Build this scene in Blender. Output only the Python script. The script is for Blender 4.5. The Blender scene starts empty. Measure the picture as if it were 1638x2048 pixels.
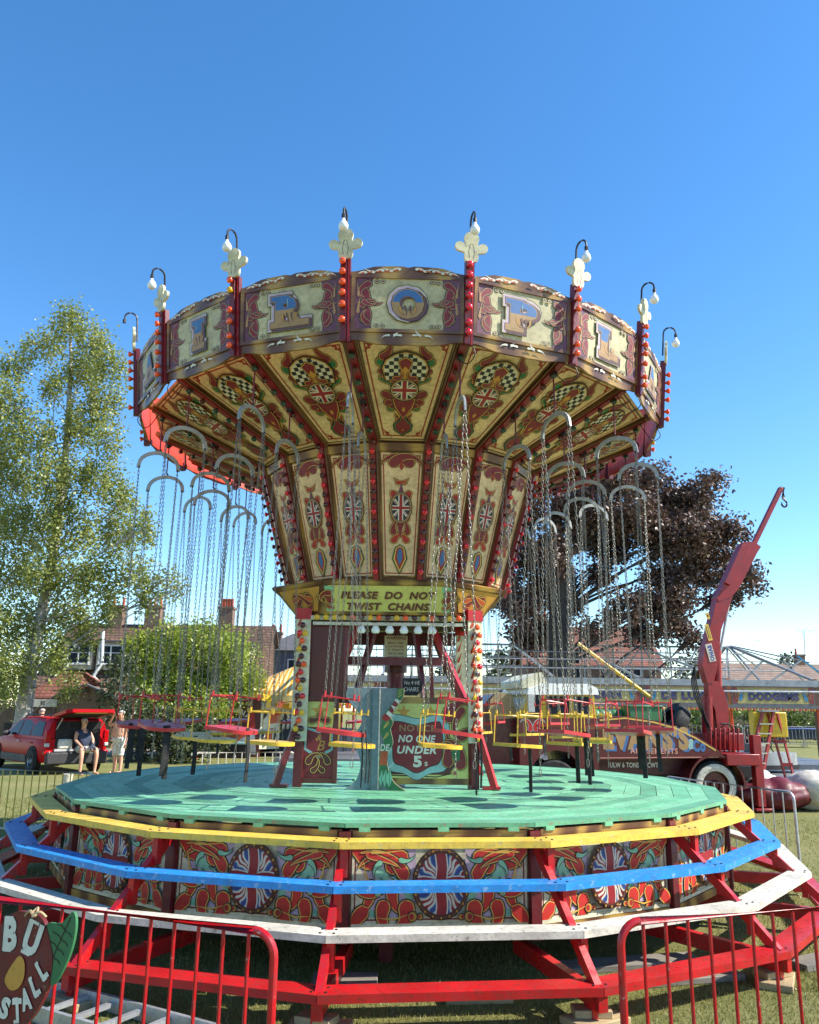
import bpy, math, random
import numpy as np
from mathutils import Vector as V, Matrix as M
R = math.radians
C = bpy.context.scene.collection
S = bpy.context.scene
rnd = random.Random(7)
npr = np.random.default_rng(5)

# ------------------------------------------------------------------ camera, sky, sun, exposure
CAMH, PITCH, ROLL, F = 1.9, .2375, .0126, 1626.3
cd = bpy.data.cameras.new('camera'); cam = bpy.data.objects.new('camera', cd); C.objects.link(cam)
cam.matrix_world = M.Translation((0, 0, CAMH)) @ M.Rotation(math.pi/2+PITCH, 4, 'X') @ M.Rotation(ROLL, 4, 'Z')
cd.sensor_fit = 'VERTICAL'; cd.sensor_height = 24; cd.lens = 24*F/2048; cd.clip_end = 3000; cd.clip_start = .05
S.camera = cam
SUN_EL, SUN_AZ = R(42.5), R(97)             # azimuth clockwise from +y
w = bpy.data.worlds.new('World'); S.world = w; w.use_nodes = True
nt = w.node_tree; nt.nodes.clear()
sk = nt.nodes.new('ShaderNodeTexSky'); sk.sky_type = 'NISHITA'; sk.sun_disc = False
sk.sun_elevation = SUN_EL; sk.sun_rotation = SUN_AZ
sk.air_density = 1.0; sk.dust_density = .1; sk.ozone_density = 2.5
bg = nt.nodes.new('ShaderNodeBackground'); bg.inputs[1].default_value = .13
hs = nt.nodes.new('ShaderNodeHueSaturation'); hs.inputs['Saturation'].default_value = 1.27
ow = nt.nodes.new('ShaderNodeOutputWorld')
nt.links.new(sk.outputs[0], hs.inputs['Color']); nt.links.new(hs.outputs[0], bg.inputs[0]); nt.links.new(bg.outputs[0], ow.inputs[0])
sl = bpy.data.lights.new('sun', 'SUN'); sl.energy = 4.4; sl.angle = R(.53); sl.color = (1, .95, .86)
so = bpy.data.objects.new('sun', sl); C.objects.link(so)
sd = V((math.sin(SUN_AZ)*math.cos(SUN_EL), math.cos(SUN_AZ)*math.cos(SUN_EL), math.sin(SUN_EL)))
so.rotation_euler = sd.to_track_quat('Z', 'Y').to_euler(); so.location = sd*60
S.view_settings.view_transform = 'Standard'; S.view_settings.look = 'None'; S.view_settings.exposure = 1.08; S.view_settings.gamma = 1
S.cycles.max_bounces = 6; S.cycles.transparent_max_bounces = 16

def at(x, y, Y):
    """point at depth Y seen at photograph pixel x, y"""
    X, Z = (x-819)/F, (1024-y)/F; cr, sr = math.cos(ROLL), math.sin(ROLL)
    a, b = X*cr-Z*sr, X*sr+Z*cr; c, s = math.cos(PITCH), math.sin(PITCH)
    d = V((a, c-b*s, s+b*c)); return V((0, 0, CAMH))+d*(Y/d.y)

# ------------------------------------------------------------------ materials
MATS = {}
def lin(c):
    f = lambda u: u/12.92 if u <= .04045 else ((u+.055)/1.055)**2.4
    return tuple(f(k/255) for k in c)+(1,)
def nmat(name):
    m = bpy.data.materials.new(name); m.use_nodes = True; MATS[name] = m
    n = m.node_tree; return m, n, n.nodes['Principled BSDF'], n.links
def coords(n, scale=None, out='Object'):
    tc = n.nodes.new('ShaderNodeTexCoord'); mp = n.nodes.new('ShaderNodeMapping')
    n.links.new(tc.outputs[out], mp.inputs[0])
    if scale: mp.inputs['Scale'].default_value = scale
    return mp.outputs[0]
def noise(n, vec, sc, det=4, rough=.6):
    t = n.nodes.new('ShaderNodeTexNoise'); t.inputs['Scale'].default_value = sc; t.inputs['Detail'].default_value = det
    t.inputs['Roughness'].default_value = rough
    n.links.new(vec, t.inputs['Vector']); return t.outputs[0]
def ramp(n, fac, stops, interp='LINEAR'):
    r = n.nodes.new('ShaderNodeValToRGB'); r.color_ramp.interpolation = interp; e = r.color_ramp.elements
    while len(e) < len(stops): e.new(.5)
    for k, (p, c) in enumerate(stops):
        e[k].position = p; e[k].color = c if isinstance(c, tuple) else (c, c, c, 1)
    n.links.new(fac, r.inputs[0]); return r.outputs[0]
def mix(n, a, b, fac, mode='MIX'):
    x = n.nodes.new('ShaderNodeMix'); x.data_type = 'RGBA'; x.blend_type = mode
    for s, v in ((6, a), (7, b), (0, fac)):
        if isinstance(v, (tuple, float, int)): x.inputs[s].default_value = v
        else: n.links.new(v, x.inputs[s])
    return x.outputs[2]
def bump(n, b, h, st, dist=.01):
    k = n.nodes.new('ShaderNodeBump'); k.inputs['Strength'].default_value = st; k.inputs['Distance'].default_value = dist
    n.links.new(h, k.inputs['Height']); n.links.new(k.outputs[0], b.inputs['Normal'])
def paint(name, rgb, rough=.45, wear=.0, wearc=(150, 140, 120), var=.35, metal=0, sc=3., bmp=.15, grime=.5):
    """weathered paint: broad tone drift, fine grime, worn spots"""
    if name in MATS: return MATS[name]
    m, n, b, l = nmat(name); c = lin(rgb); v = coords(n)
    d = tuple(k*(1-var) for k in c[:3])+(1,)
    f = ramp(n, noise(n, v, sc, 6, .65), [(.35, 0.), (.7, 1.)])
    col = mix(n, c, d, f)
    g = ramp(n, noise(n, v, sc*7, 5, .7), [(.45, 0.), (.8, grime)])
    col = mix(n, col, (.06, .05, .04, 1), g)
    if wear:
        ws = ramp(n, noise(n, v, 22, 6, .75), [(.66-.1*wear, 0.), (.70-.1*wear, 1.)])
        col = mix(n, col, lin(wearc), ws)
    l.new(col, b.inputs['Base Color']); b.inputs['Metallic'].default_value = metal
    rr = ramp(n, noise(n, v, sc*4, 3), [(.3, max(.05, rough-.12)), (.7, min(1., rough+.15))]); l.new(rr, b.inputs['Roughness'])
    if bmp: bump(n, b, noise(n, v, sc*12, 4), bmp, .004)
    return m
def flat(name, rgb, rough=.5, metal=0):
    return paint(name, rgb, rough, var=.22, grime=.3, bmp=0, metal=metal)
def scumble():
    m, n, b, l = nmat('scumble'); v = coords(n, (1.3, 1.3, 1.3))
    wv = n.nodes.new('ShaderNodeTexWave'); wv.inputs['Scale'].default_value = .55; wv.inputs['Distortion'].default_value = 7
    wv.inputs['Detail'].default_value = 3; wv.inputs['Detail Scale'].default_value = 1.2; l.new(v, wv.inputs['Vector'])
    col = ramp(n, wv.outputs[1], [(.15, (.13, .05, .02, 1)), (.45, (.22, .105, .034, 1)), (.7, (.34, .185, .05, 1)), (.9, (.46, .27, .06, 1))])
    st = ramp(n, noise(n, coords(n, (3, 3, 40)), 2, 5), [(.35, .55), (.65, 1.)])
    col = mix(n, col, st, .7, 'MULTIPLY')
    l.new(col, b.inputs['Base Color']); b.inputs['Roughness'].default_value = .35
    return m
def wood(name, a, bcol, sc=(2, 30, 30), rough=.8):
    m, n, b, l = nmat(name); v = coords(n, sc)
    col = ramp(n, noise(n, v, 1.5, 8, .7), [(.3, lin(a)), (.7, lin(bcol))])
    sp = ramp(n, noise(n, coords(n), 3, 5), [(.3, .6), (.7, 1.)]); col = mix(n, col, sp, .8, 'MULTIPLY')
    l.new(col, b.inputs['Base Color']); b.inputs['Roughness'].default_value = rough
    bump(n, b, noise(n, v, 3, 6), .4, .004); return m
def leafmat(name, stops, sc=1.1, trans=.35):
    m, n, b, l = nmat(name); v = coords(n)
    a = n.nodes.new('ShaderNodeAttribute'); a.attribute_name = 'shade'
    f = noise(n, v, sc, 3)
    ad = n.nodes.new('ShaderNodeMath'); ad.operation = 'MULTIPLY_ADD'; ad.inputs[1].default_value = .55; ad.inputs[2].default_value = .0
    l.new(a.outputs['Fac'], ad.inputs[0])
    ad2 = n.nodes.new('ShaderNodeMath'); ad2.operation = 'MULTIPLY_ADD'; ad2.inputs[1].default_value = .5; l.new(f, ad2.inputs[0]); l.new(ad.outputs[0], ad2.inputs[2])
    col = ramp(n, ad2.outputs[0], stops)
    l.new(col, b.inputs['Base Color']); b.inputs['Roughness'].default_value = .45
    tr = n.nodes.new('ShaderNodeBsdfTranslucent'); l.new(col, tr.inputs[0])
    mx = n.nodes.new('ShaderNodeMixShader'); mx.inputs[0].default_value = trans
    o = n.nodes['Material Output']; l.new(b.outputs[0], mx.inputs[1]); l.new(tr.outputs[0], mx.inputs[2]); l.new(mx.outputs[0], o.inputs[0])
    return m
def glassmat(name, rgb, rough=.05, alpha=1.0):
    m, n, b, l = nmat(name); b.inputs['Base Color'].default_value = lin(rgb); b.inputs['Roughness'].default_value = rough
    b.inputs['IOR'].default_value = 1.5; b.inputs['Alpha'].default_value = alpha
    b.inputs['Coat Weight'].default_value = 0; b.inputs['Specular IOR Level'].default_value = .35; return m
def tiles(name, a, bcol, sx, sy, mort=.012, rgbm=(60, 45, 40), brick=False, vec='Object', swz=True):
    """courses of tiles or bricks in wall coordinates (x+y, z)"""
    m, n, b, l = nmat(name); tc = n.nodes.new('ShaderNodeTexCoord')
    sp = n.nodes.new('ShaderNodeSeparateXYZ'); l.new(tc.outputs[vec], sp.inputs[0])
    ad = n.nodes.new('ShaderNodeMath'); ad.operation = 'ADD'; l.new(sp.outputs[0], ad.inputs[0]); l.new(sp.outputs[1], ad.inputs[1])
    cb = n.nodes.new('ShaderNodeCombineXYZ'); l.new(ad.outputs[0], cb.inputs[0]); l.new(sp.outputs[2], cb.inputs[1])
    t = n.nodes.new('ShaderNodeTexBrick'); l.new(cb.outputs[0], t.inputs['Vector'])
    t.inputs['Scale'].default_value = 1; t.inputs['Brick Width'].default_value = sx; t.inputs['Row Height'].default_value = sy
    t.inputs['Mortar Size'].default_value = mort; t.inputs['Color1'].default_value = lin(a); t.inputs['Color2'].default_value = lin(bcol)
    t.inputs['Mortar'].default_value = lin(rgbm)
    g = ramp(n, noise(n, tc.outputs[vec], .8, 8, .75), [(.3, .55), (.7, 1.1)])
    col = mix(n, t.outputs[0], g, .9, 'MULTIPLY')
    l.new(col, b.inputs['Base Color']); b.inputs['Roughness'].default_value = .85
    bump(n, b, t.outputs[1], -.6, .02); return m

# ------------------------------------------------------------------ mesh builder
class MB:
    def __init__(s): s.v = []; s.f = []; s.mi = []; s.ms = []
    def slot(s, m):
        if isinstance(m, str): m = MATS[m]
        if m not in s.ms: s.ms.append(m)
        return s.ms.index(m)
    def add(s, vs, fs, m, T=None):
        o = len(s.v); k = s.slot(m)
        for p in vs: s.v.append(tuple(T @ V(p)) if T is not None else tuple(p))
        for f in fs: s.f.append([o+i for i in f]); s.mi.append(k)
        return s
    def box(s, c, d, m, T=None, tap=1.):
        x, y, z = c; a, b, h = d[0]/2, d[1]/2, d[2]/2
        vs = [(x+i*a*(tap if k > 0 else 1), y+j*b*(tap if k > 0 else 1), z+k*h) for k in (-1, 1) for i, j in ((-1, -1), (1, -1), (1, 1), (-1, 1))]
        return s.add(vs, [(3, 2, 1, 0), (4, 5, 6, 7), (0, 1, 5, 4), (1, 2, 6, 5), (2, 3, 7, 6), (3, 0, 4, 7)], m, T)
    def beam(s, p, q, w_, h_, m, T=None, up=(0, 0, 1)):
        p, q = V(p), V(q); d = (q-p); L = d.length; d.normalize(); u = V(up)
        if abs(d.dot(u)) > .98: u = V((0, 1, 0))
        x = d.cross(u).normalized(); z = x.cross(d)
        Mx = M((( x.x, d.x, z.x, p.x), (x.y, d.y, z.y, p.y), (x.z, d.z, z.z, p.z), (0, 0, 0, 1)))
        if T is not None: Mx = T @ Mx
        return s.box((0, L/2, 0), (w_, L, h_), m, Mx)
    def tube(s, pts, r, m, n=6, T=None, cap=True, closed=False):
        P = [V(p) for p in pts]; N = len(P); rs = r if isinstance(r, (list, tuple)) else [r]*N
        vs = []; ref = None
        for i in range(N):
            t = (P[(i+1) % N]-P[i-1]) if closed else (P[min(i+1, N-1)]-P[max(i-1, 0)])
            t.normalize()
            if ref is None: ref = V((0, 0, 1)) if abs(t.z) < .9 else V((1, 0, 0))
            x = t.cross(ref)
            if x.length < 1e-4: x = t.cross(V((.3, 1, .2)))
            x.normalize(); y = x.cross(t); ref = -y if False else ref
            vs += [tuple(P[i]+x*(rs[i]*math.cos(2*math.pi*k/n))+y*(rs[i]*math.sin(2*math.pi*k/n))) for k in range(n)]
        fs = []
        for i in range(N if closed else N-1):
            j = (i+1) % N
            fs += [(i*n+k, i*n+(k+1) % n, j*n+(k+1) % n, j*n+k) for k in range(n)]
        if cap and not closed: fs += [tuple(range(n))[::-1], tuple(range((N-1)*n, N*n))]
        return s.add(vs, fs, m, T)
    def prism(s, poly, d, m, T=None, mside=None, mback=None):
        n = len(poly); vs = [(x, y, 0) for x, y in poly]; ws = [(x, y, d) for x, y in poly]
        s.add(ws, [tuple(range(n))], m, T); s.add(vs, [tuple(range(n))[::-1]], mback or m, T)
        s.add(vs+ws, [(i, (i+1) % n, n+(i+1) % n, n+i) for i in range(n)], mside or m, T); return s
    def lathe(s, prof, m, T=None, n=12, cap=True):
        k = len(prof); vs = [(r*math.cos(2*math.pi*i/n), r*math.sin(2*math.pi*i/n), z) for r, z in prof for i in range(n)]
        fs = [(a*n+i, a*n+(i+1) % n, (a+1)*n+(i+1) % n, (a+1)*n+i) for a in range(k-1) for i in range(n)]
        if cap: fs += [tuple(range(n))[::-1], tuple(range((k-1)*n, k*n))]
        return s.add(vs, fs, m, T)
    def ball(s, c, r, m, T=None, n=10, k=6):
        rx, ry, rz = r if isinstance(r, (tuple, list)) else (r, r, r); vs = [(c[0], c[1], c[2]-rz)]
        for a in range(1, k):
            t = math.pi*a/k
            vs += [(c[0]+rx*math.sin(t)*math.cos(2*math.pi*i/n), c[1]+ry*math.sin(t)*math.sin(2*math.pi*i/n), c[2]-rz*math.cos(t)) for i in range(n)]
        vs.append((c[0], c[1], c[2]+rz)); e = len(vs)-1
        fs = [(0, 1+(i+1) % n, 1+i) for i in range(n)]+[(e, 1+(k-2)*n+i, 1+(k-2)*n+(i+1) % n) for i in range(n)]
        fs += [(1+a*n+i, 1+a*n+(i+1) % n, 1+(a+1)*n+(i+1) % n, 1+(a+1)*n+i) for a in range(k-2) for i in range(n)]
        return s.add(vs, fs, m, T)
    def mesh(s, name, sm=35):
        me = bpy.data.meshes.new(name); me.from_pydata(s.v, [], s.f)
        for m in s.ms: me.materials.append(m)
        me.polygons.foreach_set('material_index', s.mi)
        if sm: me.shade_smooth(); me.set_sharp_from_angle(angle=R(sm))
        me.update(); return me
    def build(s, name, parent=None, loc=(0, 0, 0), rz=0, bev=0, sm=35):
        o = bpy.data.objects.new(name, s.mesh(name, sm)); C.objects.link(o); o.location = loc; o.rotation_euler.z = rz
        if parent: o.parent = parent
        if bev:
            b = o.modifiers.new('bevel', 'BEVEL'); b.width = bev; b.segments = 2; b.limit_method = 'ANGLE'; b.angle_limit = R(50)
        return o
def empty(name, loc=(0, 0, 0), rz=0):
    o = bpy.data.objects.new(name, None); o.empty_display_size = .2; C.objects.link(o); o.location = loc; o.rotation_euler.z = rz; return o
def tag(o, label=None, cat=None, group=None, kind=None):
    for k, v in (('label', label), ('category', cat), ('group', group), ('kind', kind)):
        if v: o[k] = v
    return o
def copy_tree(o, parent=None):
    c = o.copy(); C.objects.link(c); c.parent = parent
    for ch in list(o.children): copy_tree(ch, c)
    return c
def frame(o, x, y):
    """matrix with origin o and in-plane axes x, y; z is the outward normal"""
    x = V(x).normalized(); y = V(y); y = (y-x*y.dot(x)).normalized(); z = x.cross(y); o = V(o)
    return M(((x.x, y.x, z.x, o.x), (x.y, y.y, z.y, o.y), (x.z, y.z, z.z, o.z), (0, 0, 0, 1)))
def crv(pts, n=6, closed=False):
    P = [V(p) for p in pts]; N = len(P); out = []
    for i in range(N if closed else N-1):
        a, b, c, d = (P[(i-1) % N], P[i], P[(i+1) % N], P[(i+2) % N]) if closed else (P[max(i-1, 0)], P[i], P[i+1], P[min(i+2, N-1)])
        for k in range(n):
            t = k/n; out.append(tuple(.5*((2*b)+(c-a)*t+(2*a-5*b+4*c-d)*t*t+(3*b-a-3*c+d)*t**3)))
    if not closed: out.append(tuple(P[-1]))
    return out

# ------------------------------------------------------------------ sign-writer's brush: thin painted shapes stacked on a panel
TXT = {}
def text_mesh(t, off, shear):
    if (t, off, shear) in TXT: return TXT[t, off, shear]
    cu = bpy.data.curves.new('lettering', 'FONT'); cu.body = t; cu.size = 1; cu.offset = off; cu.shear = shear; cu.resolution_u = 3; cu.space_character = 1.05+off*1.5
    ob = bpy.data.objects.new('lettering', cu); me = bpy.data.meshes.new_from_object(ob)
    vs = [(v.co.x, v.co.y) for v in me.vertices]; fs = [tuple(p.vertices) for p in me.polygons]
    bpy.data.objects.remove(ob); bpy.data.curves.remove(cu); bpy.data.meshes.remove(me)
    TXT[t, off, shear] = (vs, fs); return vs, fs
class Art:
    def __init__(s, mb, T, z=.003, dz=1.2e-4): s.mb = mb; s.T = T; s.z = z; s.dz = dz; s.sx = 1; s.ox = 0; s.sc = 1; s.oy = 0; s.clamp = None; s.kx = 1
    def put(s, vs, fs, m):
        s.z += s.dz
        if s.clamp: q_ = s.clamp; vs = [(min(max(x, q_[0]), q_[2]), min(max(y, q_[1]), q_[3])) for x, y in vs]
        s.mb.add([((s.ox+x*s.sc*s.kx)*s.sx, s.oy+y*s.sc, s.z) for x, y in vs], fs if s.sx > 0 else [tuple(f)[::-1] for f in fs], m, s.T)
    def poly(s, pts, m): s.put(pts, [tuple(range(len(pts)))], m)
    def rect(s, x0, y0, x1, y1, m): s.poly([(x0, y0), (x1, y0), (x1, y1), (x0, y1)], m)
    def border(s, pts, wd, m):
        n = len(pts); c = V((sum(p[0] for p in pts)/n, sum(p[1] for p in pts)/n)); inn = []
        for i in range(n):
            a, b, d = V(pts[i-1]), V(pts[i]), V(pts[(i+1) % n]); e1 = (b-a).normalized(); e2 = (d-b).normalized()
            n1 = V((-e1.y, e1.x)); n2 = V((-e2.y, e2.x)); k = (n1+n2).normalized(); inn.append(tuple(b+k*(wd/max(.3, k.dot(n1)))))
        s.put(list(pts)+inn, [(i, (i+1) % n, n+(i+1) % n, n+i) for i in range(n)], m)
    def ell(s, x, y, rx, ry, m, n=24): s.poly([(x+rx*math.cos(2*math.pi*i/n), y+ry*math.sin(2*math.pi*i/n)) for i in range(n)], m)
    def ring(s, x, y, rx, ry, wd, m, n=24):
        vs = [(x+(rx-k*wd)*math.cos(2*math.pi*i/n), y+(ry-k*wd)*math.sin(2*math.pi*i/n)) for k in (0, 1) for i in range(n)]
        s.put(vs, [(i, (i+1) % n, n+(i+1) % n, n+i) for i in range(n)], m)
    def strip(s, pts, wd, m):
        P = [V((p[0], p[1])) for p in pts]; N = len(P); vs = []
        for i in range(N):
            t = (P[min(i+1, N-1)]-P[max(i-1, 0)]).normalized(); k = wd[i] if isinstance(wd, (list, tuple)) else wd
            nn = V((-t.y, t.x))*(k/2); vs += [tuple(P[i]+nn), tuple(P[i]-nn)]
        s.put(vs, [(2*i, 2*i+1, 2*i+3, 2*i+2) for i in range(N-1)], m)
    def curl(s, x, y, ang, L, k0, k1, w0, ms, g=.008, n=14):
        """a scroll-work comma: round head at x, y tapering along a bending path; outline, edge and fill"""
        a = R(ang); px, py = x, y; path = [(x, y)]
        for i in range(n):
            a += (k0+(k1-k0)*i/n)*(.8+1.6*i/n)*L/n; px += math.cos(a)*L/n; py += math.sin(a)*L/n; path.append((px, py))
        for j, m in enumerate(ms):
            ex = g*(len(ms)-1-j); wd = []
            for i in range(n+1):
                t = i/n; wv = w0*((1-t)**1.25*.85+.15*(1-t))*1.12
                if t < .22: wv *= math.sqrt(max(.0, 1-(1-t/.22)**2))*.9+.1
                wd.append(wv+2*ex*(1 if t < .9 else .6))
            s.strip(path, wd, m)
            s.ell(path[2][0], path[2][1], wd[2]*.5, wd[2]*.5, m, 12)
    def text(s, t, x, y, wd, h, m, off=.02, shear=0, split=None, rot=0):
        vs, fs = text_mesh(t, off, shear); xs = [v[0] for v in vs]; ys = [v[1] for v in vs]
        x0, x1, y0, y1 = min(xs), max(xs), min(ys), max(ys); ca, sa = math.cos(R(rot)), math.sin(R(rot))
        f = lambda v: ((v[0]-(x0+x1)/2)*wd/(x1-x0), (v[1]-(y0+y1)/2)*h/(y1-y0))
        q = [f(v) for v in vs]; put = lambda p: (x+p[0]*ca-p[1]*sa, y+p[0]*sa+p[1]*ca)
        if split is None: s.put([put(p) for p in q], fs, m); return
        for sg, mm in ((1, split[0]), (-1, split[1])):      # two-tone letters: clip at mid height
            V2 = []; F2 = []; c0 = split[2]*h
            for fc in fs:
                pl = [q[i] for i in fc]; out = []
                for i in range(len(pl)):
                    a, b = pl[i-1], pl[i]; da, db = sg*(a[1]-c0), sg*(b[1]-c0)
                    if (da >= 0) != (db >= 0): t_ = da/(da-db); out.append((a[0]+(b[0]-a[0])*t_, a[1]+(b[1]-a[1])*t_))
                    if db >= 0: out.append(b)
                if len(out) > 2: F2.append(tuple(range(len(V2), len(V2)+len(out)))); V2 += [put(p) for p in out]
            if F2: s.put(V2, F2, mm)
    def jack(s, x, y, rx, ry, dark='navy', red='flagred', wh='flagwhite', wav=0):
        s.ell(x, y, rx, ry, dark)
        for a in (40, 140, 220, 320):
            for da, wd, m in ((0, .34, wh), (3, .11, red)):
                ca, sa = math.cos(R(a+da)), math.sin(R(a+da))
                s.strip([(x+rx*r*math.cos(R(a+da+wav*math.sin(r*5))), y+ry*r*math.sin(R(a+da+wav*math.sin(r*5)))) for r in (.12, .35, .6, .8, .97)], [wd*rx*(.5+.5*r) for r in (.12, .35, .6, .8, .97)], m)
        for wd, m in ((.58, wh), (.34, red)):
            s.strip([(x, y-ry*.96), (x+wav*.002*rx, y), (x, y+ry*.96)], wd*rx, m); s.strip([(x-rx*.96, y), (x, y+wav*.0015), (x+rx*.96, y)], wd*rx, m)
# ------------------------------------------------------------------ palette
scumble()
for nm, c, ro, we in (('maroon', (112, 22, 34), .38, .35), ('cream', (206, 194, 148), .5, .3), ('ochre', (244, 210, 160), .5, .1), ('red', (196, 20, 26), .35, .8),
    ('ribred', (146, 30, 40), .35, .3), ('yellow', (246, 200, 78), .4, .8), ('blue', (36, 146, 224), .38, .8), ('white', (222, 214, 196), .5, .75), ('finial', (214, 208, 172), .55, .35),
    ('deckgreen', (114, 192, 148), .42, .75), ('deckworn', (100, 172, 134), .5, .85), ('deckpale', (132, 204, 162), .45, .8), ('orange', (226, 62, 22), .45, .2), ('darkred', (84, 14, 20), .35, .3), ('tealboard', (112, 132, 138), .45, .3),
    ('pale', (228, 222, 190), .5, .3), ('steel', (190, 190, 188), .4, .3), ('barred', (186, 16, 28), .3, .35), ('lorry', (94, 14, 22), .3, .25), ('lorryyellow', (236, 192, 40), .35, .2),
    ('crane', (156, 28, 34), .38, .25), ('seatred', (206, 44, 50), .4, .25), ('seatyellow', (240, 190, 56), .4, .25)):
    paint(nm, c, ro, we, wearc={'deckgreen': (176, 190, 160), 'white': (120, 115, 105), 'red': (120, 40, 34), 'barred': (170, 130, 120), 'yellow': (190, 170, 120), 'blue': (120, 160, 200)}.get(nm, (130, 110, 90)))
for nm, c in (('black', (22, 20, 20)), ('ink', (30, 22, 24)), ('navy', (22, 30, 52)), ('flagred', (158, 30, 40)), ('flagwhite', (222, 216, 200)), ('gold', (206, 150, 62)), ('goldline', (222, 178, 84)), ('scarlet', (178, 38, 34)),
    ('wine', (132, 34, 42)), ('skirtred', (204, 44, 34)), ('plum', (110, 62, 84)), ('lilac', (196, 172, 190)), ('leafgreen', (52, 116, 70)), ('mint', (140, 200, 165)), ('skyblue', (64, 112, 168)), ('tan', (176, 138, 90)), ('umber', (112, 78, 52)),
    ('lblue', (44, 70, 140)), ('rust', (196, 86, 44)), ('citron', (212, 206, 120)), ('paleblue', (150, 190, 186)), ('linered', (164, 50, 30)), ('petal', (226, 222, 204)), ('brown', (96, 44, 34)), ('pink', (214, 150, 130))):
    flat(nm, c)
for nm, c, r_ in (('bulborange', (240, 84, 20), .12), ('bulbred', (214, 16, 40), .12), ('bulbyellow', (226, 176, 30), .15), ('bulbgreen', (22, 60, 48), .15), ('bulbdark', (70, 12, 20), .2), ('bulbwhite', (235, 235, 235), .1)):
    m, n, b, l = nmat(nm); b.inputs['Base Color'].default_value = lin(c); b.inputs['Roughness'].default_value = r_; b.inputs['Coat Weight'].default_value = .5
    b.inputs['Subsurface Weight'].default_value = .25 if nm != 'bulbwhite' else 0; b.inputs['Subsurface Radius'].default_value = (.02, .01, .01)
paint('galv', (166, 166, 162), .45, .1, metal=.35, var=.25)
paint('chain', (140, 135, 124), .4, 0, metal=.7, var=.3, bmp=0)
paint('iron', (40, 34, 34), .5, 0, metal=.3); paint('rubber', (24, 24, 25), .8); paint('alu', (205, 206, 205), .4, .1, metal=.6)
wood('packing', (150, 126, 92), (196, 172, 128)); wood('greywood', (104, 98, 90), (150, 142, 130)); wood('plankback', (150, 142, 122), (190, 182, 160), (1, 12, 12))
wood('fencewood', (104, 84, 66), (140, 116, 90), (14, 14, 1))

# ------------------------------------------------------------------ the swing ride
CX, CY = -.155, 10.889
ride = empty('swing_ride', (CX, CY, 0))
tag(ride, 'ornate painted fairground swing ride with flared canopy, green deck and coloured steps', 'fairground ride')
N = 18; ST = 2*math.pi/N; PH = .0317
def ang(k): return PH+k*ST                    # panel k; post k stands at ang(k-.5)
ap = math.cos(ST/2)
LET = {-5: 'C', -4: 'H', -3: 'A', -2: 'I', -1: 'R', 0: 'O', 1: 'P', 2: 'L', 3: 'A', 4: 'N', 5: 'E', 6: 'S'}
def wavy(hw, y0, amp, n=9, up=1):
    """scalloped edge with a notch in the middle"""
    pts = []
    for i in range(2*n+1):
        t = i/n-1; a = abs(t)
        h = amp*(.0 if a > .93 else (.5*(1-math.cos(math.pi*min(1, (.93-a)/.45))))*.75+.25*(1-a/.93)) - (amp*.22 if a < .06 else 0)
        pts.append((t*hw, y0+up*h))
    return pts
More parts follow.
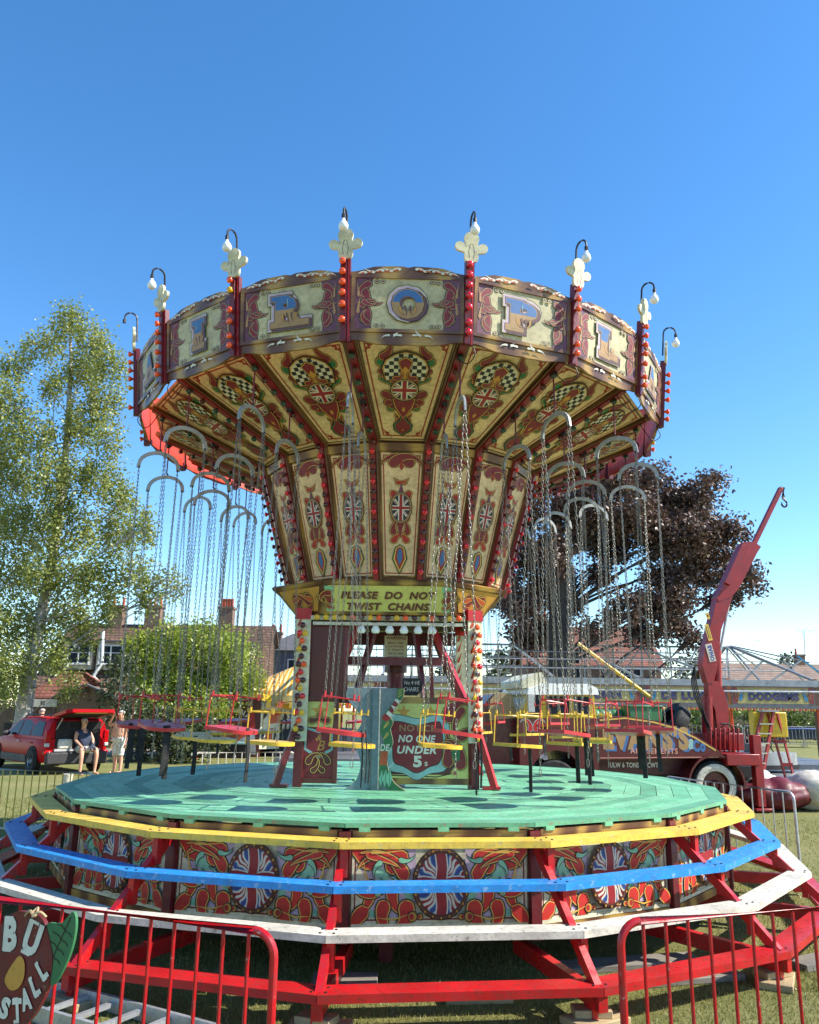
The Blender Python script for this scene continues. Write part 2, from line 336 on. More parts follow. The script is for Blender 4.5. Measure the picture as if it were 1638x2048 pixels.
# rounding boards (fascia)
FT = frame((0, -3.5*ap, 5.452), (1, 0, 0), (0, -.078*ap, .886)) @ M.Diagonal((1, .885, 1, 1)); HW = 3.5*math.sin(ST/2)
S3 = ('ink', 'tan', 'wine')
def fascia(let):
    b = MB(); h = HW*1.0
    top = wavy(h, .80, .085); bot = wavy(h*.93, -.005, .05, up=-1)
    b.prism(bot+top[::-1], -.03, 'scumble', FT @ M.Translation((0, 0, 0)), 'scumble', 'scumble')
    b.v = b.v; b2 = b
    b.mi[0] = b.slot('orange')              # inner face (the extruded cap)
    # frame bars
    for (x0, y0, x1, y1) in ((-h+.045, .725, h-.045, .765), (-h+.045, .085, h-.045, .125), (-h+.045, .125, -h+.085, .725), (h-.085, .125, h-.045, .725)):
        b.box(((x0+x1)/2, (y0+y1)/2, .010), (x1-x0, y1-y0, .02), 'scumble', FT)
    a = Art(b, FT, .004); X = h-.085
    a.rect(-X, .125, X, .725, 'cream')
    for sx in (1, -1):
        a.sx = sx
        a.poly([(-X, .125), (-X+.17, .125), (-X+.14, .25), (-X+.07, .36), (-X+.06, .46), (-X+.13, .58), (-X+.18, .725), (-X, .725)], 'plum')
        a.curl(-X+.085, .205, 60, .30, 3, 6, .115, S3); a.curl(-X+.07, .60, -80, .32, 2, 6, .12, S3)
        a.curl(-X+.15, .18, 150, .22, -4, -9, .06, S3); a.curl(-X+.155, .67, 200, .24, 3, 9, .075, S3)
        a.curl(-X+.06, .38, 75, .2, -8, -6, .065, S3); a.curl(-X+.075, .46, -60, .16, 9, 6, .05, S3)
        a.curl(-X+.03, .30, 95, .22, -3, 2, .035, ('tan',)); a.curl(-X+.03, .50, 85, .2, 3, -2, .03, ('tan',))
        for x_, y_ in ((-X+.215, .685), (-X+.275, .690), (-X+.215, .165), (-X+.275, .160)):
            a.ell(x_, y_, .026, .026, 'ink', 14); a.ell(x_, y_, .021, .021, 'cream', 14); a.ell(x_, y_, .013, .013, 'umber', 12)
        # white leaves on crest and bottom rail
        for i, (x_, y_) in enumerate(((-.07, .845), (-.15, .83), (-.24, .825), (-.33, .81), (-.41, .795))):
            a.curl(x_, y_-.012, 150+40*(i % 2), .13, 12-24*(i % 2), 6, .036, ('petal',)); a.curl(x_-.03, y_-.005, 220, .09, -12, -6, .022, ('rust',))
        for x_, an in ((-.05, 160), (-.14, 20), (-.17, 170)): a.curl(x_, .05, an, .11, 9, 8, .030, ('petal',))
    a.sx = 1
    if let:
        y, wd, hh = .425, .31 if let != 'I' else .12, .34
        slab = {'I': ((-.5, .5), (-.5, -.5)), 'R': ((-.36, -.5), (-.36, .5), (.38, -.5)), 'P': ((-.36, -.5), (-.36, .5)), 'L': ((-.36, .5), (-.3, -.5)), 'A': ((-.42, -.5), (.42, -.5)), 'H': ((-.4, -.5), (.4, -.5), (-.4, .5), (.4, .5)), 'N': ((-.4, -.5), (-.4, .5), (.4, .5))}.get(let, ())
        if let == 'I': slab = ((0, .5), (0, -.5))
        for gx, gy, ex, col in ((0, 0, .075, 'ink'), (0, 0, .066, 'cream'), (0, 0, .052, 'lilac'), (.028, -.022, .03, 'ink'), (.025, -.02, .024, 'plum'), (.014, -.010, .024, 'umber'), (0, 0, .02, 'ink'), (0, 0, .012, 'tan')):
            a.text(let, gx, y+gy, wd+ex*1.6, hh+ex*1.6, col, .05+ex*.35)
            for sx_, sy_ in slab: a.rect(gx+sx_*wd*.95-.10-ex*.6, y+gy+sy_*hh*.93-.03-ex*.7, gx+sx_*wd*.95+.10+ex*.6, y+gy+sy_*hh*.93+.03+ex*.7, col)
        for sx_, sy_ in slab: a.rect(sx_*wd*.95-.10, y+sy_*hh*.93-.03, sx_*wd*.95+.10, y+sy_*hh*.93+.03, 'skyblue' if sy_ > 0 else 'tan')
        a.text(let, 0, y, wd, hh, None, .045, split=('skyblue', 'tan', .05))
        for sx in (1, -1):
            a.sx = sx; a.curl(.03, y-.02, -100, .16, 3*sx, 8, .03, ('umber',), n=10); a.curl(.075, y-.03, -80, .14, -6, -9, .026, ('umber', 'gold'), .004, n=10)
        a.sx = 1
        if let not in 'O': a.strip([(-.02, y+.06), (-.02, y+hh*.42)], .008, 'paleblue')
    else:
        for r_, m_ in ((.22, 'ink'), (.205, 'tan'), (.18, 'wine')): a.poly([(r_*(1 if i % 2 else .45)*math.sin(i*math.pi/5), .425+r_*(1 if i % 2 else .45)*math.cos(i*math.pi/5)) for i in range(10)], m_)
    return b
fmesh = {}
for k in range(-8, 10):
    L_ = LET.get(k, '')
    if L_ not in fmesh: fmesh[L_] = fascia(L_).mesh('fascia_panel')
    o = bpy.data.objects.new('fascia_panel', fmesh[L_]); C.objects.link(o); o.parent = ride; o.rotation_euler.z = ang(k)
    o['label'] = f'painted fascia panel with letter {L_}' if L_ else 'painted fascia panel with star'
# posts with bulbs, plume finial and swan-neck lamp
PT = frame((0, -3.5, 5.452), (1, 0, 0), (0, -.078, .886))
def bulb_mesh(m):
    b = MB(); b.lathe([(.012, -.004), (.016, .012), (.020, .02), (.033, .036), (.036, .05), (.028, .062), (.010, .068)], m, n=9); return b.mesh('bulb', 50)
BM = {m: bulb_mesh(m) for m in ('bulborange', 'bulbred', 'bulbyellow', 'bulbgreen', 'bulbdark')}
pm = MB(); pm.box((-.022, .41, .02), (.058, .89, .07), 'maroon', PT); pm.box((.028, .40, .0), (.034, .87, .05), 'maroon', PT); pm.box((.028, .40, .027), (.012, .87, .008), 'red', PT)
pmesh = pm.mesh('post')
fl = MB(); q = []
for (x_, y_, r_, a0, a1) in ((.0, .245, .075, -40, 220),):
    pass
out = [(-.055, 0), (.055, 0), (.075, .055), (.07, .085), (.095, .095), (.125, .10), (.155, .115), (.17, .145), (.165, .175), (.14, .195), (.11, .198), (.085, .185), (.07, .175), (.068, .20), (.078, .235), (.07, .275), (.04, .305), (0, .315)]
out = out+[(-x, y) for x, y in out[-2:1:-1]]
out = [(p[0], p[1]) for p in crv([(x, y, 0) for x, y in out], 3, True)]
fl.prism(out, .03, 'finial', PT @ M.Translation((0, .825, .035)))
fa = Art(fl, PT @ M.Translation((0, .825, .065)), .001); 
for sx in (1, -1): fa.sx = sx; fa.strip([(.02, .03), (.03, .1), (.02, .16), (.008, .19)], .005, 'umber')
fmesh_ = fl.mesh('finial')
lp = MB(); path = [(0, .95, .01)]+[(0, 1.26, .01)]+[(0, 1.26+.075*math.sin(t), .085-.075*math.cos(t)) for t in [i*math.pi/7 for i in range(1, 8)]]+[(0, 1.23, .162)]
lp.tube(path, .011, 'iron', 6, PT); lp.tube([(0, 1.235, .162), (0, 1.19, .166)], .02, 'iron', 8, PT); lampm = lp.mesh('lamp_arm')
gl = MB(); gl.lathe([(.016, 0), (.02, -.02), (.042, -.05), (.052, -.08), (.045, -.112), (.02, -.13)], 'bulbwhite', PT @ M(((1, 0, 0, 0), (0, 1, 0, 1.19), (0, 0, 1, .166), (0, 0, 0, 1))) @ M.Rotation(-math.pi/2, 4, 'X'), 10)
globm = gl.mesh('lamp_bulb', 60)
def child(name, me, parent, rz=0, loc=(0, 0, 0)):
    o = bpy.data.objects.new(name, me); C.objects.link(o); o.parent = parent; o.rotation_euler.z = rz; o.location = loc; return o
rest = MB()
for k in range(-8, 10):
    p = child('post', pmesh, ride, ang(k-.5)); child('finial', fmesh_, p); la = child('lamp_arm', lampm, p)
    if k != -3: child('lamp_bulb', globm, p)
    for i, y in enumerate((.07, .17, .33, .45, .56, .67, .78)):
        if (k+i*3) % 11 == 0: continue
        m = 'bulbred' if k == 1 else ('bulbyellow' if (k*5+i) % 13 == 0 else 'bulborange')
        if -3 <= k <= 4:
            o = child('bulb', BM[m], p); o.matrix_local = PT @ M.Translation((-.022, y, .052)); 
        else: rest.lathe([(.016, .0), (.020, .02), (.034, .036), (.036, .05), (.012, .066)], m, M.Rotation(ang(k-.5), 4, 'Z') @ PT @ M.Translation((-.022, y, .052)), 7)
# soffit
RO, ZO, RI, ZI = 3.33, 5.56, 1.86, 4.95
ln = math.hypot(RO-RI, ZO-ZI)
FS = frame((0, -RI*ap, ZI), (1, 0, 0), (0, -(RO-RI)*ap, ZO-ZI))
LS = math.hypot((RO-RI)*ap, ZO-ZI); wi, wo = RI*math.sin(ST/2)-.065, RO*math.sin(ST/2)-.075
def soffit():
    b = MB(); b.prism([(-wi-.07, 0), (wi+.07, 0), (wo+.08, LS), (-wo-.08, LS)], -.02, 'ochre', FS)
    f = lambda x, y, e=0: (x*(wi+(wo-wi)*y/LS-e), y)
    for e, m in ((0, 'umber'), (.018, 'ochre')): 
        a0 = Art(b, FS, .006 if e == 0 else .007); a0.poly([f(-1, .03+e, e), f(1, .03+e, e), f(1, LS-.03-e, e), f(-1, LS-.03-e, e)], m)
    a = Art(b, FS, .009)
    a.border([f(-1, .09, .05), f(1, .09, .05), f(1, LS-.07, .05), f(-1, LS-.07, .05)], .016, 'linered')
    K = ('ink', 'gold', 'wine'); G = ('ink', 'gold', 'leafgreen'); O_ = ('ink', 'gold', 'rust')
    mid = LS*.53
    def sh(pts, ms, g=.012):
        c = V((sum(p[0] for p in pts)/len(pts), sum(p[1] for p in pts)/len(pts)))
        for j, m in enumerate(ms):
            e = g*(len(ms)-1-j); P = [V(p) for p in pts]; a.poly([tuple(p+(p-c).normalized()*e) for p in P], m)
    for sx in (1, -1):
        a.sx = sx
        for y_, s_ in ((.115, 1), (LS-.10, -1)):
            x_ = f(1, y_, .085)[0]; a.curl(x_, y_, 180, .10, 8*s_, 14*s_, .035, ('linered',)); a.curl(x_, y_+.02*s_, 90*s_, .09, -8*s_, -14*s_, .03, ('linered',)); a.ell(x_-.02, y_+.03*s_, .018, .018, 'linered', 10)
    a.sc, a.oy, a.kx = 1.06, mid*(1-1.06)+.03, .92
    for sx in (1, -1):
        a.sx = sx
        a.curl(.30, LS-.36, 200, .26, -3, -5, .12, G); a.curl(.27, LS-.32, 150, .28, -4, -3, .10, K)
        a.curl(.29, mid+.27, 215, .30, 1.5, -2, .075, K); a.curl(.27, mid+.17, 215, .26, 1, -1, .085, G); a.curl(.25, mid+.20, 215, .22, 2, -2, .06, O_)
        a.curl(.24, mid-.04, 230, .34, -1, 2, .10, K); a.curl(.21, mid-.18, 200, .26, 2, -4, .10, K); a.curl(.18, mid-.29, 170, .22, 2, 5, .075, G)
        a.curl(.16, mid-.25, 170, .2, 3, 8, .07, K); a.curl(.07, mid-.42, 110, .24, 3, -2, .07, K); a.curl(.06, mid-.50, 100, .2, 4, 2, .06, K)
        a.curl(.12, mid-.12, 250, .22, -5, -3, .04, ('goldline',)); a.curl(.10, mid-.3, 250, .24, -4, 3, .024, ('goldline',))
    a.sx = 1
    sh([(0, mid-.68), (.085, mid-.60), (.09, mid-.52), (.03, mid-.47), (0, mid-.2), (-.03, mid-.47), (-.09, mid-.52), (-.085, mid-.60)], ('ink', 'leafgreen', 'wine'), .014)
    sh([(0, mid-.1), (.12, mid-.14), (.09, mid-.26), (0, mid-.42), (-.09, mid-.26), (-.12, mid-.14)], K)
    a.ell(0, mid-.61, .014, .014, 'gold', 4); a.poly([(0, mid-.33), (.022, mid-.29), (0, mid-.25), (-.022, mid-.29)], 'gold')
    # chequered arch
    arch = [(-.20, mid+.14), (.20, mid+.14), (.235, mid+.30), (.20, mid+.40), (.10, mid+.47), (0, mid+.50), (-.10, mid+.47), (-.20, mid+.40), (-.235, mid+.30)]
    sh(arch, ('ink', 'gold', 'flagwhite'), .016)
    for i in range(9):
        for j in range(7):
            x0, y0 = -.225+i*.05, mid+.14+j*.05; xc, yc = x0+.025, y0+.025
            if (i+j) % 2 and abs(xc) < .235-max(0, (yc-mid-.32))*1.1 and yc < mid+.49-abs(xc)*.42: a.rect(x0, y0, x0+.05, y0+.05, 'ink')
    sh([(-.032, mid+.14), (.032, mid+.14), (.035, mid+.27), (.075, mid+.39), (0, mid+.44), (-.075, mid+.39), (-.035, mid+.27)], ('ink', 'goldline', 'wine'), .01)
    a.poly([(-.028, mid+.14), (.028, mid+.14), (.034, mid+.28), (0, mid+.33), (-.034, mid+.28)], 'gold')
    for sx in (1, -1): a.sx = sx; a.curl(.13, mid+.17, 200, .18, -9, -14, .06, K)
    a.sx = 1; a.ell(0, mid, .162, .162, 'ink'); a.ell(0, mid, .152, .152, 'tan'); a.jack(0, mid, .132, .132)
    return b
sm_ = soffit().mesh('soffit_panel')
bb = MB()                                       # radial beam
bb.beam((0, -RI, ZI-.0), (0, -RO-.05, ZO+.02), .13, .06, 'scumble'); bb.beam((0, -RI, ZI-.04), (0, -RO, ZO-.04), .075, .05, 'ribred')
for sx in (-1, 1): bb.beam((sx*.055, -RI, ZI-.032), (sx*.055, -RO, ZO-.032), .02, .03, 'umber')
beamm = bb.mesh('soffit_beam')
for k in range(-8, 10):
  for i in range(8):
    t = .07+i*.12; r_ = RI+(RO-RI)*t; z_ = ZI+(ZO-ZI)*t-.065
    rest.lathe([(.016, .0), (.02, .02), (.036, .034), (.036, .05), (.012, .066)], 'bulbgreen' if i % 3 else 'bulbdark', M.Rotation(ang(k-.5), 4, 'Z') @ M.Translation((0, -r_, z_)) @ M.Rotation(math.pi-.4, 4, 'X'), 8)
# core (flared trunk)
RT, ZT, RB, ZB = 1.84, 4.93, 1.40, 3.37
LC = math.hypot((RT-RB)*ap, ZT-ZB)
FC = frame((0, -RB*ap, ZB), (1, 0, 0), (0, -(RT-RB)*ap, ZT-ZB)); cb_, ct = RB*math.sin(ST/2)-.05, RT*math.sin(ST/2)-.06
def core():
    b = MB(); b.prism([(-cb_-.05, 0), (cb_+.05, 0), (ct+.06, LC), (-ct-.06, LC)], -.02, 'umber', FC)
    f = lambda x, y, e=0: (x*(cb_+(ct-cb_)*y/LC-e), y)
    b.prism([f(-1, .04), f(1, .04), f(1, LC-.10), f(-1, LC-.10)], .012, 'scumble', FC); b.box((0, LC-.05, .02), (ct*2+.12, .09, .045), 'scumble', FC)
    a = Art(b, FC, .014); a.kx = 1.0; q = lambda e, lo, hi: [f(-1, lo, e), f(1, lo, e), f(1, hi, e), f(-1, hi, e)]
    a.poly(q(.012, .06, LC-.12), 'ochre'); a.border(q(.03, .08, LC-.14), .014, 'linered')
    a.kx = 1.16; K = ('ink', 'goldline', 'wine'); P_ = ('ink', 'goldline', 'scarlet'); U = LC-.16
    for sx in (1, -1):
        a.sx = sx
        a.curl(.10, U-.13, 100, .46, 6, 2, .125, K, .007); a.curl(.055, U-.30, 200, .16, -9, -3, .05, P_, .006); a.curl(.085, U-.40, 250, .24, 5, -3, .07, P_, .006); a.curl(.045, U-.44, 260, .2, -5, 3, .05, K, .006)
        a.curl(.07, .70, 100, .20, 5, 1, .06, P_, .006); a.curl(.06, .54, 70, .22, 5, 3, .07, K, .006); a.curl(.07, .45, 100, .18, 7, 3, .07, P_, .006)
    a.sx = 1
    a.poly([(0, U-.01), (.022, U-.13), (0, U-.16), (-.022, U-.13)], 'linered'); a.poly([(-.05, U-.5), (.05, U-.5), (.012, U-.36), (0, U-.30), (-.012, U-.36)], 'plum')
    a.poly([(-.05, .76), (.05, .76), (0, .5)], 'wine')
    for e, m in ((.03, 'leafgreen'), (.024, 'ink'), (.016, 'goldline'), (.0, 'linered')): a.poly([(0, .13-e*2.2), (.05+e, .26), (.032+e*.6, .38+e*.5), (0, .40+e), (-.032-e*.6, .38+e*.5), (-.05-e, .26)], m)
    a.poly([(0, .18), (.028, .27), (.018, .36), (0, .39), (-.018, .36), (-.028, .27)], 'skyblue')
    a.ell(0, LC*.53, .118, .185, 'ink'); a.ell(0, LC*.53, .11, .178, 'tan'); a.ring(0, LC*.53, .100, .166, .008, 'umber'); a.jack(0, LC*.53, .09, .155)
    return b
cm = core().mesh('core_panel')
cr_ = MB(); cr_.beam((0, -RB-.01, ZB), (0, -RT-.01, ZT), .13, .05, 'scumble', up=(0, -1, 0)); cr_.beam((-.018, -RB-.045, ZB), (-.018, -RT-.045, ZT), .06, .05, 'ribred', up=(0, -1, 0)); cr_.beam((.035, -RB-.042, ZB), (.035, -RT-.042, ZT), .022, .03, 'umber', up=(0, -1, 0))
crm = cr_.mesh('core_rib')
b = MB(); vs = [(r_*math.sin(PH+(k+.5)*ST), -r_*math.cos(PH+(k+.5)*ST), z_) for r_, z_ in ((1.80, 4.88), (1.80, 5.0), (1.95, 5.02)) for k in range(18)]
b.add(vs, [(j*18+k, j*18+(k+1) % 18, (j+1)*18+(k+1) % 18, (j+1)*18+k) for j in (0, 1) for k in range(18)], 'umber'); b.build('core_collar', ride)
for k in range(-8, 10):
  for i in range(13):
    t = .06+i*.072; rest.lathe([(.014, .0), (.018, .016), (.032, .03), (.032, .044), (.012, .058)], 'bulbdark' if i % 3 else 'bulbred', M.Rotation(ang(k-.5), 4, 'Z') @ M.Translation((-.018, -(RB+(RT-RB)*t)-.065, ZB+(ZT-ZB)*t)) @ M.Rotation(math.pi/2+.26, 4, 'X'), 8)
for k in range(-8, 10):
    child('soffit_panel', sm_, ride, ang(k)); bm_ = child('soffit_beam', beamm, ride, ang(k-.5))
    child('core_panel', cm, ride, ang(k)); rb_ = child('core_rib', crm, ride, ang(k-.5))
bo = rest.build('bulb', ride); bo['kind'] = 'stuff'; bo['label'] = 'coloured bulbs of the ribs and far posts'
# dangling supply leads under the rim
for k in (-3, -2, 1, 2, 3, 4):
    b = MB(); T = M.Rotation(ang(k-.5), 4, 'Z'); b.tube([T @ V(p) for p in crv([(.05, -3.46, 5.46), (.07, -3.5, 5.33), (.02, -3.42, 5.26), (-.05, -3.33, 5.34), (-.04, -3.25, 5.5)], 5)], .006, 'iron', 5)
    b.build('cable', ride)

# ------------------------------------------------------------------ base: deck, skirt, steps
NB = 16; SB = 2*math.pi/NB; PB = .1136
RD, ZD = 3.998, 1.006
apb = math.cos(SB/2); tb = math.tan(SB/2)
def deckm():
    b = MB(); r_ = RD*apb; y0 = .55; wdt = .178; g = .007; r2 = random.Random(3)
    n = int((r_-y0)/wdt)
    for i in range(n+1):
        a0 = r_-(i+1)*wdt; a1 = r_-i*wdt-g
        if a0 < .35: break
        e = .003; dz = r2.uniform(-.004, .004)
        vs = [(-a1*tb+e, -a1), (a1*tb-e, -a1), (a0*tb-e, -a0), (-a0*tb+e, -a0)]
        b.prism(vs, -.034, ('deckgreen', 'deckworn', 'deckgreen', 'deckpale')[r2.randrange(4)], M.Translation((0, 0, ZD+dz)))
    for x_ in (-.62, .02, .60): b.box((x_, -r_+.03, ZD-.052), (.09, .05, .034), 'deckgreen')
    return b
dm = deckm().mesh('deck_section', 30)
RS = 3.95
def skirtm():
    b = MB(); r_ = RS*apb; hw = r_*tb; T = frame((0, -r_, .15), (1, 0, 0), (0, 0, 1))
    b.prism([(-hw+.03, .0), (hw-.03, .0), (hw-.03, .80), (-hw+.03, .80)], -.025, 'umber', T)
    b.box((0, .755, .012), (hw*2-.12, .085, .03), 'scumble', T); b.box((0, .035, .01), (hw*2-.12, .07, .03), 'scumble', T); b.box((0, .09, .006), (hw*2-.12, .03, .016), 'pale', T)
    b.box((0, .695, .006), (hw*2-.12, .03, .012), 'umber', T)
    a = Art(b, T, .004, 2e-4); X = hw-.06
    a.clamp = (-X, .105, X, .68); a.rect(-X, .105, X, .68, 'pale'); a.border([(-X+.02, .125), (X-.02, .125), (X-.02, .665), (-X+.02, .665)], .012, 'wine')
    K = ('ink', 'goldline', 'skirtred')
    for sx in (1, -1):
        a.sx = sx
        a.poly([(-.64, .60), (-.6, .645), (-.2, .65), (-.2, .15), (-.56, .15), (-.63, .2), (-.6, .3), (-.56, .4), (-.64, .5)], 'lilac')
        for p in ([(-.54, .6), (-.46, .5), (-.36, .46), (-.42, .42), (-.5, .42), (-.56, .5)], [(-.38, .62), (-.3, .5), (-.24, .40), (-.3, .38), (-.36, .46)], [(-.52, .2), (-.44, .25), (-.4, .32), (-.36, .24), (-.44, .17)], [(-.6, .17), (-.53, .145), (-.5, .17), (-.55, .21)], [(-.3, .36), (-.22, .33), (-.22, .25), (-.28, .28)]): a.poly(p, 'mint')
        a.curl(-.545, .50, 100, .62, 4.2, 1.2, .17, K, .010); a.curl(-.56, .42, -80, .34, -3, -3, .10, K, .009); a.curl(-.40, .47, 60, .42, 5.5, 2, .13, K, .009); a.curl(-.265, .56, 150, .44, 2.2, 2, .12, K, .009); a.curl(-.275, .42, 110, .46, 3.0, 1, .10, K, .009)
        a.curl(-.47, .385, 240, .30, -7, -3, .085, K, .008); a.curl(-.38, .375, 250, .34, 6, 3, .09, K, .008); a.curl(-.575, .215, 200, .46, 5, 2.5, .11, K, .009); a.curl(-.43, .27, 230, .38, 6, 3, .11, K, .009); a.curl(-.29, .27, 300, .42, -6, -3, .13, K, .009); a.curl(-.60, .62, -20, .3, 1, -2, .05, K, .008)
        for (x_, y_, an) in ((-.47, .56, 200), (-.34, .34, 80), (-.52, .31, 30), (-.34, .58, 330)): a.curl(x_, y_, an, .16, 8, 6, .045, ('ink', 'mint'), .006)
        a.strip([(-.62, .56), (-.6, .46), (-.55, .37), (-.47, .3)], [.004, .018, .014, .004], 'goldline'); a.strip([(-.56, .63), (-.44, .63), (-.3, .645)], [.02, .012, .004], 'goldline'); a.strip([(-.5, .15), (-.38, .135), (-.26, .17)], [.004, .014, .004], 'goldline')
        for x_, r_2 in ((-.225, .034), (-.165, .021)): a.ell(x_, .155, r_2+.006, r_2+.008, 'ink', 14); a.ell(x_, .155, r_2, r_2, 'gold', 14); a.ell(x_-.008, .155, r_2*.6, r_2*.7, 'scarlet', 12)
    a.sx = 1
    a.ell(0, .40, .235, .272, 'ink'); a.ell(0, .40, .228, .265, 'brown'); a.ring(0, .40, .222, .258, .012, 'umber')
    for i in range(20): a.ell(.215*math.cos(i*math.pi/10), .40+.25*math.sin(i*math.pi/10), .009, .011, 'gold', 8)
    a.ell(0, .40, .197, .232, 'flagred')
    for i in range(4):
        t0 = (48, 132, 228, 312)[i]; pol = lambda r_, t: (.20*r_*math.cos(R(t)), .40+.236*r_*math.sin(R(t)))
        wv_ = lambda r_, d: t0+d*(1.15-.25*r_)+5*math.sin(r_*9+i)
        for d0, w0, m in ((-22, .066, 'flagwhite'), (22, .066, 'flagwhite'), (-23, .040, 'skyblue'), (23, .040, 'skyblue'), (-24, .026, 'lblue'), (24, .026, 'lblue'), (0, .02, 'flagwhite')):
            rs_ = [.24+.74*k/8 for k in range(9)] if w0 > .05 else [.40+.57*k/8 for k in range(9)]
            a.strip([pol(r_, wv_(r_, d0)) for r_ in rs_], [w0*f_ for f_ in (.25, .5, .72, .85, .95, 1, 1, 1, .95)], m)
    for wd, m in ((.10, 'flagwhite'), (.078, 'flagred')):
        a.strip([(.008*math.sin(k*1.3), .40-.228+.0456*k*1.25) for k in range(9)], wd, m); a.strip([(-.19+.0475*k, .40+.010*math.sin(k*1.1+.5)) for k in range(9)], wd*1.05, m)
    a.ring(0, .40, .212, .246, .017, 'brown')
    for i in range(20): a.ell(.215*math.cos(i*math.pi/10), .40+.25*math.sin(i*math.pi/10), .008, .010, 'gold', 8)
    return b
skm = skirtm().mesh('skirt_panel')
sp = MB(); sp.box((0, -RS, .53), (.09, .09, .82), 'maroon'); spm = sp.mesh('skirt_post')
TIERS = (('yellow', 4.251, .899, .22, .05), ('blue', 4.4775, .629, .20, .05), ('white', 4.737, .365, .205, .05), ('red', 4.987, .069, .21, .055))
tm = []
for nm, ro, z, wd, th in TIERS:
    b = MB(); r1 = ro*apb; r0 = r1-wd; e = .0025
    b.prism([(-r1*tb+e, -r1), (r1*tb-e, -r1), (r0*tb-e, -r0), (-r0*tb+e, -r0)], -th, nm, M.Translation((0, 0, z)))
    for sx in (-1, 1):
        for d in (.05, .15): b.lathe([(.011, 0), (.011, .004), (.006, .007)], 'iron', M.Translation((sx*((r1-d)*tb-.05), -r1+d, z)), 6)
    tm.append(b.mesh('step_board'))
fb = MB()
fb.beam((0, -3.98, .86), (0, -4.90, .03), .055, .075, 'red'); fb.beam((0, -3.6, .0), (0, -4.97, -.03), .07, .12, 'red')
for (ro, z0, z1) in ((4.18, .85, .66), (4.41, .58, .40), (4.66, .315, .14)): fb.box((.03, -ro, (z0+z1)/2-.01), (.055, .055, z0-z1+.02), 'red')
fb.box((-.02, -4.86, -.07), (.06, .10, .18), 'red'); fbm = fb.mesh('step_frame')
for k in range(-7, 9):
    a_ = PB+k*SB
    child('deck_section', dm, ride, a_); child('skirt_panel', skm, ride, a_); child('skirt_post', spm, ride, a_-SB/2)
    for (nm, *_), me in zip(TIERS, tm): o = child('step_board', me, ride, a_); o['label'] = nm+' step board'
    child('step_frame', fbm, ride, a_-SB/2)
b = MB()
for k in range(16): b.prism([(3.45*math.sin(PB+(k+.5)*SB), -3.45*math.cos(PB+(k+.5)*SB)), (3.45*math.sin(PB+(k-.5)*SB), -3.45*math.cos(PB+(k-.5)*SB)), (0, 0)], .04, 'greywood', M.Translation((0, 0, .905)))
for k in range(8): b.beam((0, 0, .8), (3.4*math.sin(k*math.pi/4+PB), 3.4*math.cos(k*math.pi/4+PB), .8), .1, .14, 'maroon')
for k in range(8): b.box((3.2*math.sin(k*math.pi/4), 3.2*math.cos(k*math.pi/4), .3), (.12, .12, 1.0), 'maroon')
b.box((0, 0, .3), (1.6, 1.6, .9), 'iron'); b.build('underframe', ride)

# ------------------------------------------------------------------ kiosk in the middle
KX = -.085
def kp(name, b, bev=0): return b.build(name, ride, (KX, 0, 0), bev=bev)
for sx in (-1, 1):
    for sy in (-1, 1):
        b = MB(); b.box((0, 0, 2.0), (.10, .10, 2.0), 'maroon'); b.box((sx*.0, -.058*1, 2.23), (.185, .02, 1.42), 'pale'); b.box((0, -.05, 3.0), (.20, .06, .13), 'red')
        c = Art(b, frame((0, -.069, 1.55), (1, 0, 0), (0, 0, 1)), .001)
        for i in range(9): c.curl(-.06, .1+i*.15, 60, .16, 5, -5, .03, ('gold', 'scarlet'), .004)
        o = b.build('column', ride, (KX+sx*1.02, sy*1.0, 0), R(24) if sx > 0 and sy < 0 else 0)
        if sy < 0:
            for i in range(15):
                for x_ in ((-.032, .032) if i % 2 else (.0,)):
                    q = child('bulb', BM[('bulborange', 'bulbred', 'bulbyellow', 'bulbdark', 'bulborange')[(i*2+(x_ > 0)+(sx > 0)*2) % 5] if sx > 0 else ('bulbdark', 'bulbred', 'bulbyellow', 'bulbdark', 'bulborange')[(i*2+(x_ > 0)) % 5]], o)
                    q.matrix_local = M.Translation((x_, -.072, 1.57+i*.092)) @ M.Rotation(math.pi/2, 4, 'X')
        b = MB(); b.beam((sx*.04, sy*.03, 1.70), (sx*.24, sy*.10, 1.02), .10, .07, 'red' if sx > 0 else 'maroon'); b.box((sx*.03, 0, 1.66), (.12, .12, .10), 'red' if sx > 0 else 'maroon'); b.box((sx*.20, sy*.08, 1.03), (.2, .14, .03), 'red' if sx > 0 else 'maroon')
        b.build('column_brace', ride, (KX+sx*1.02, sy*1.0, 0))
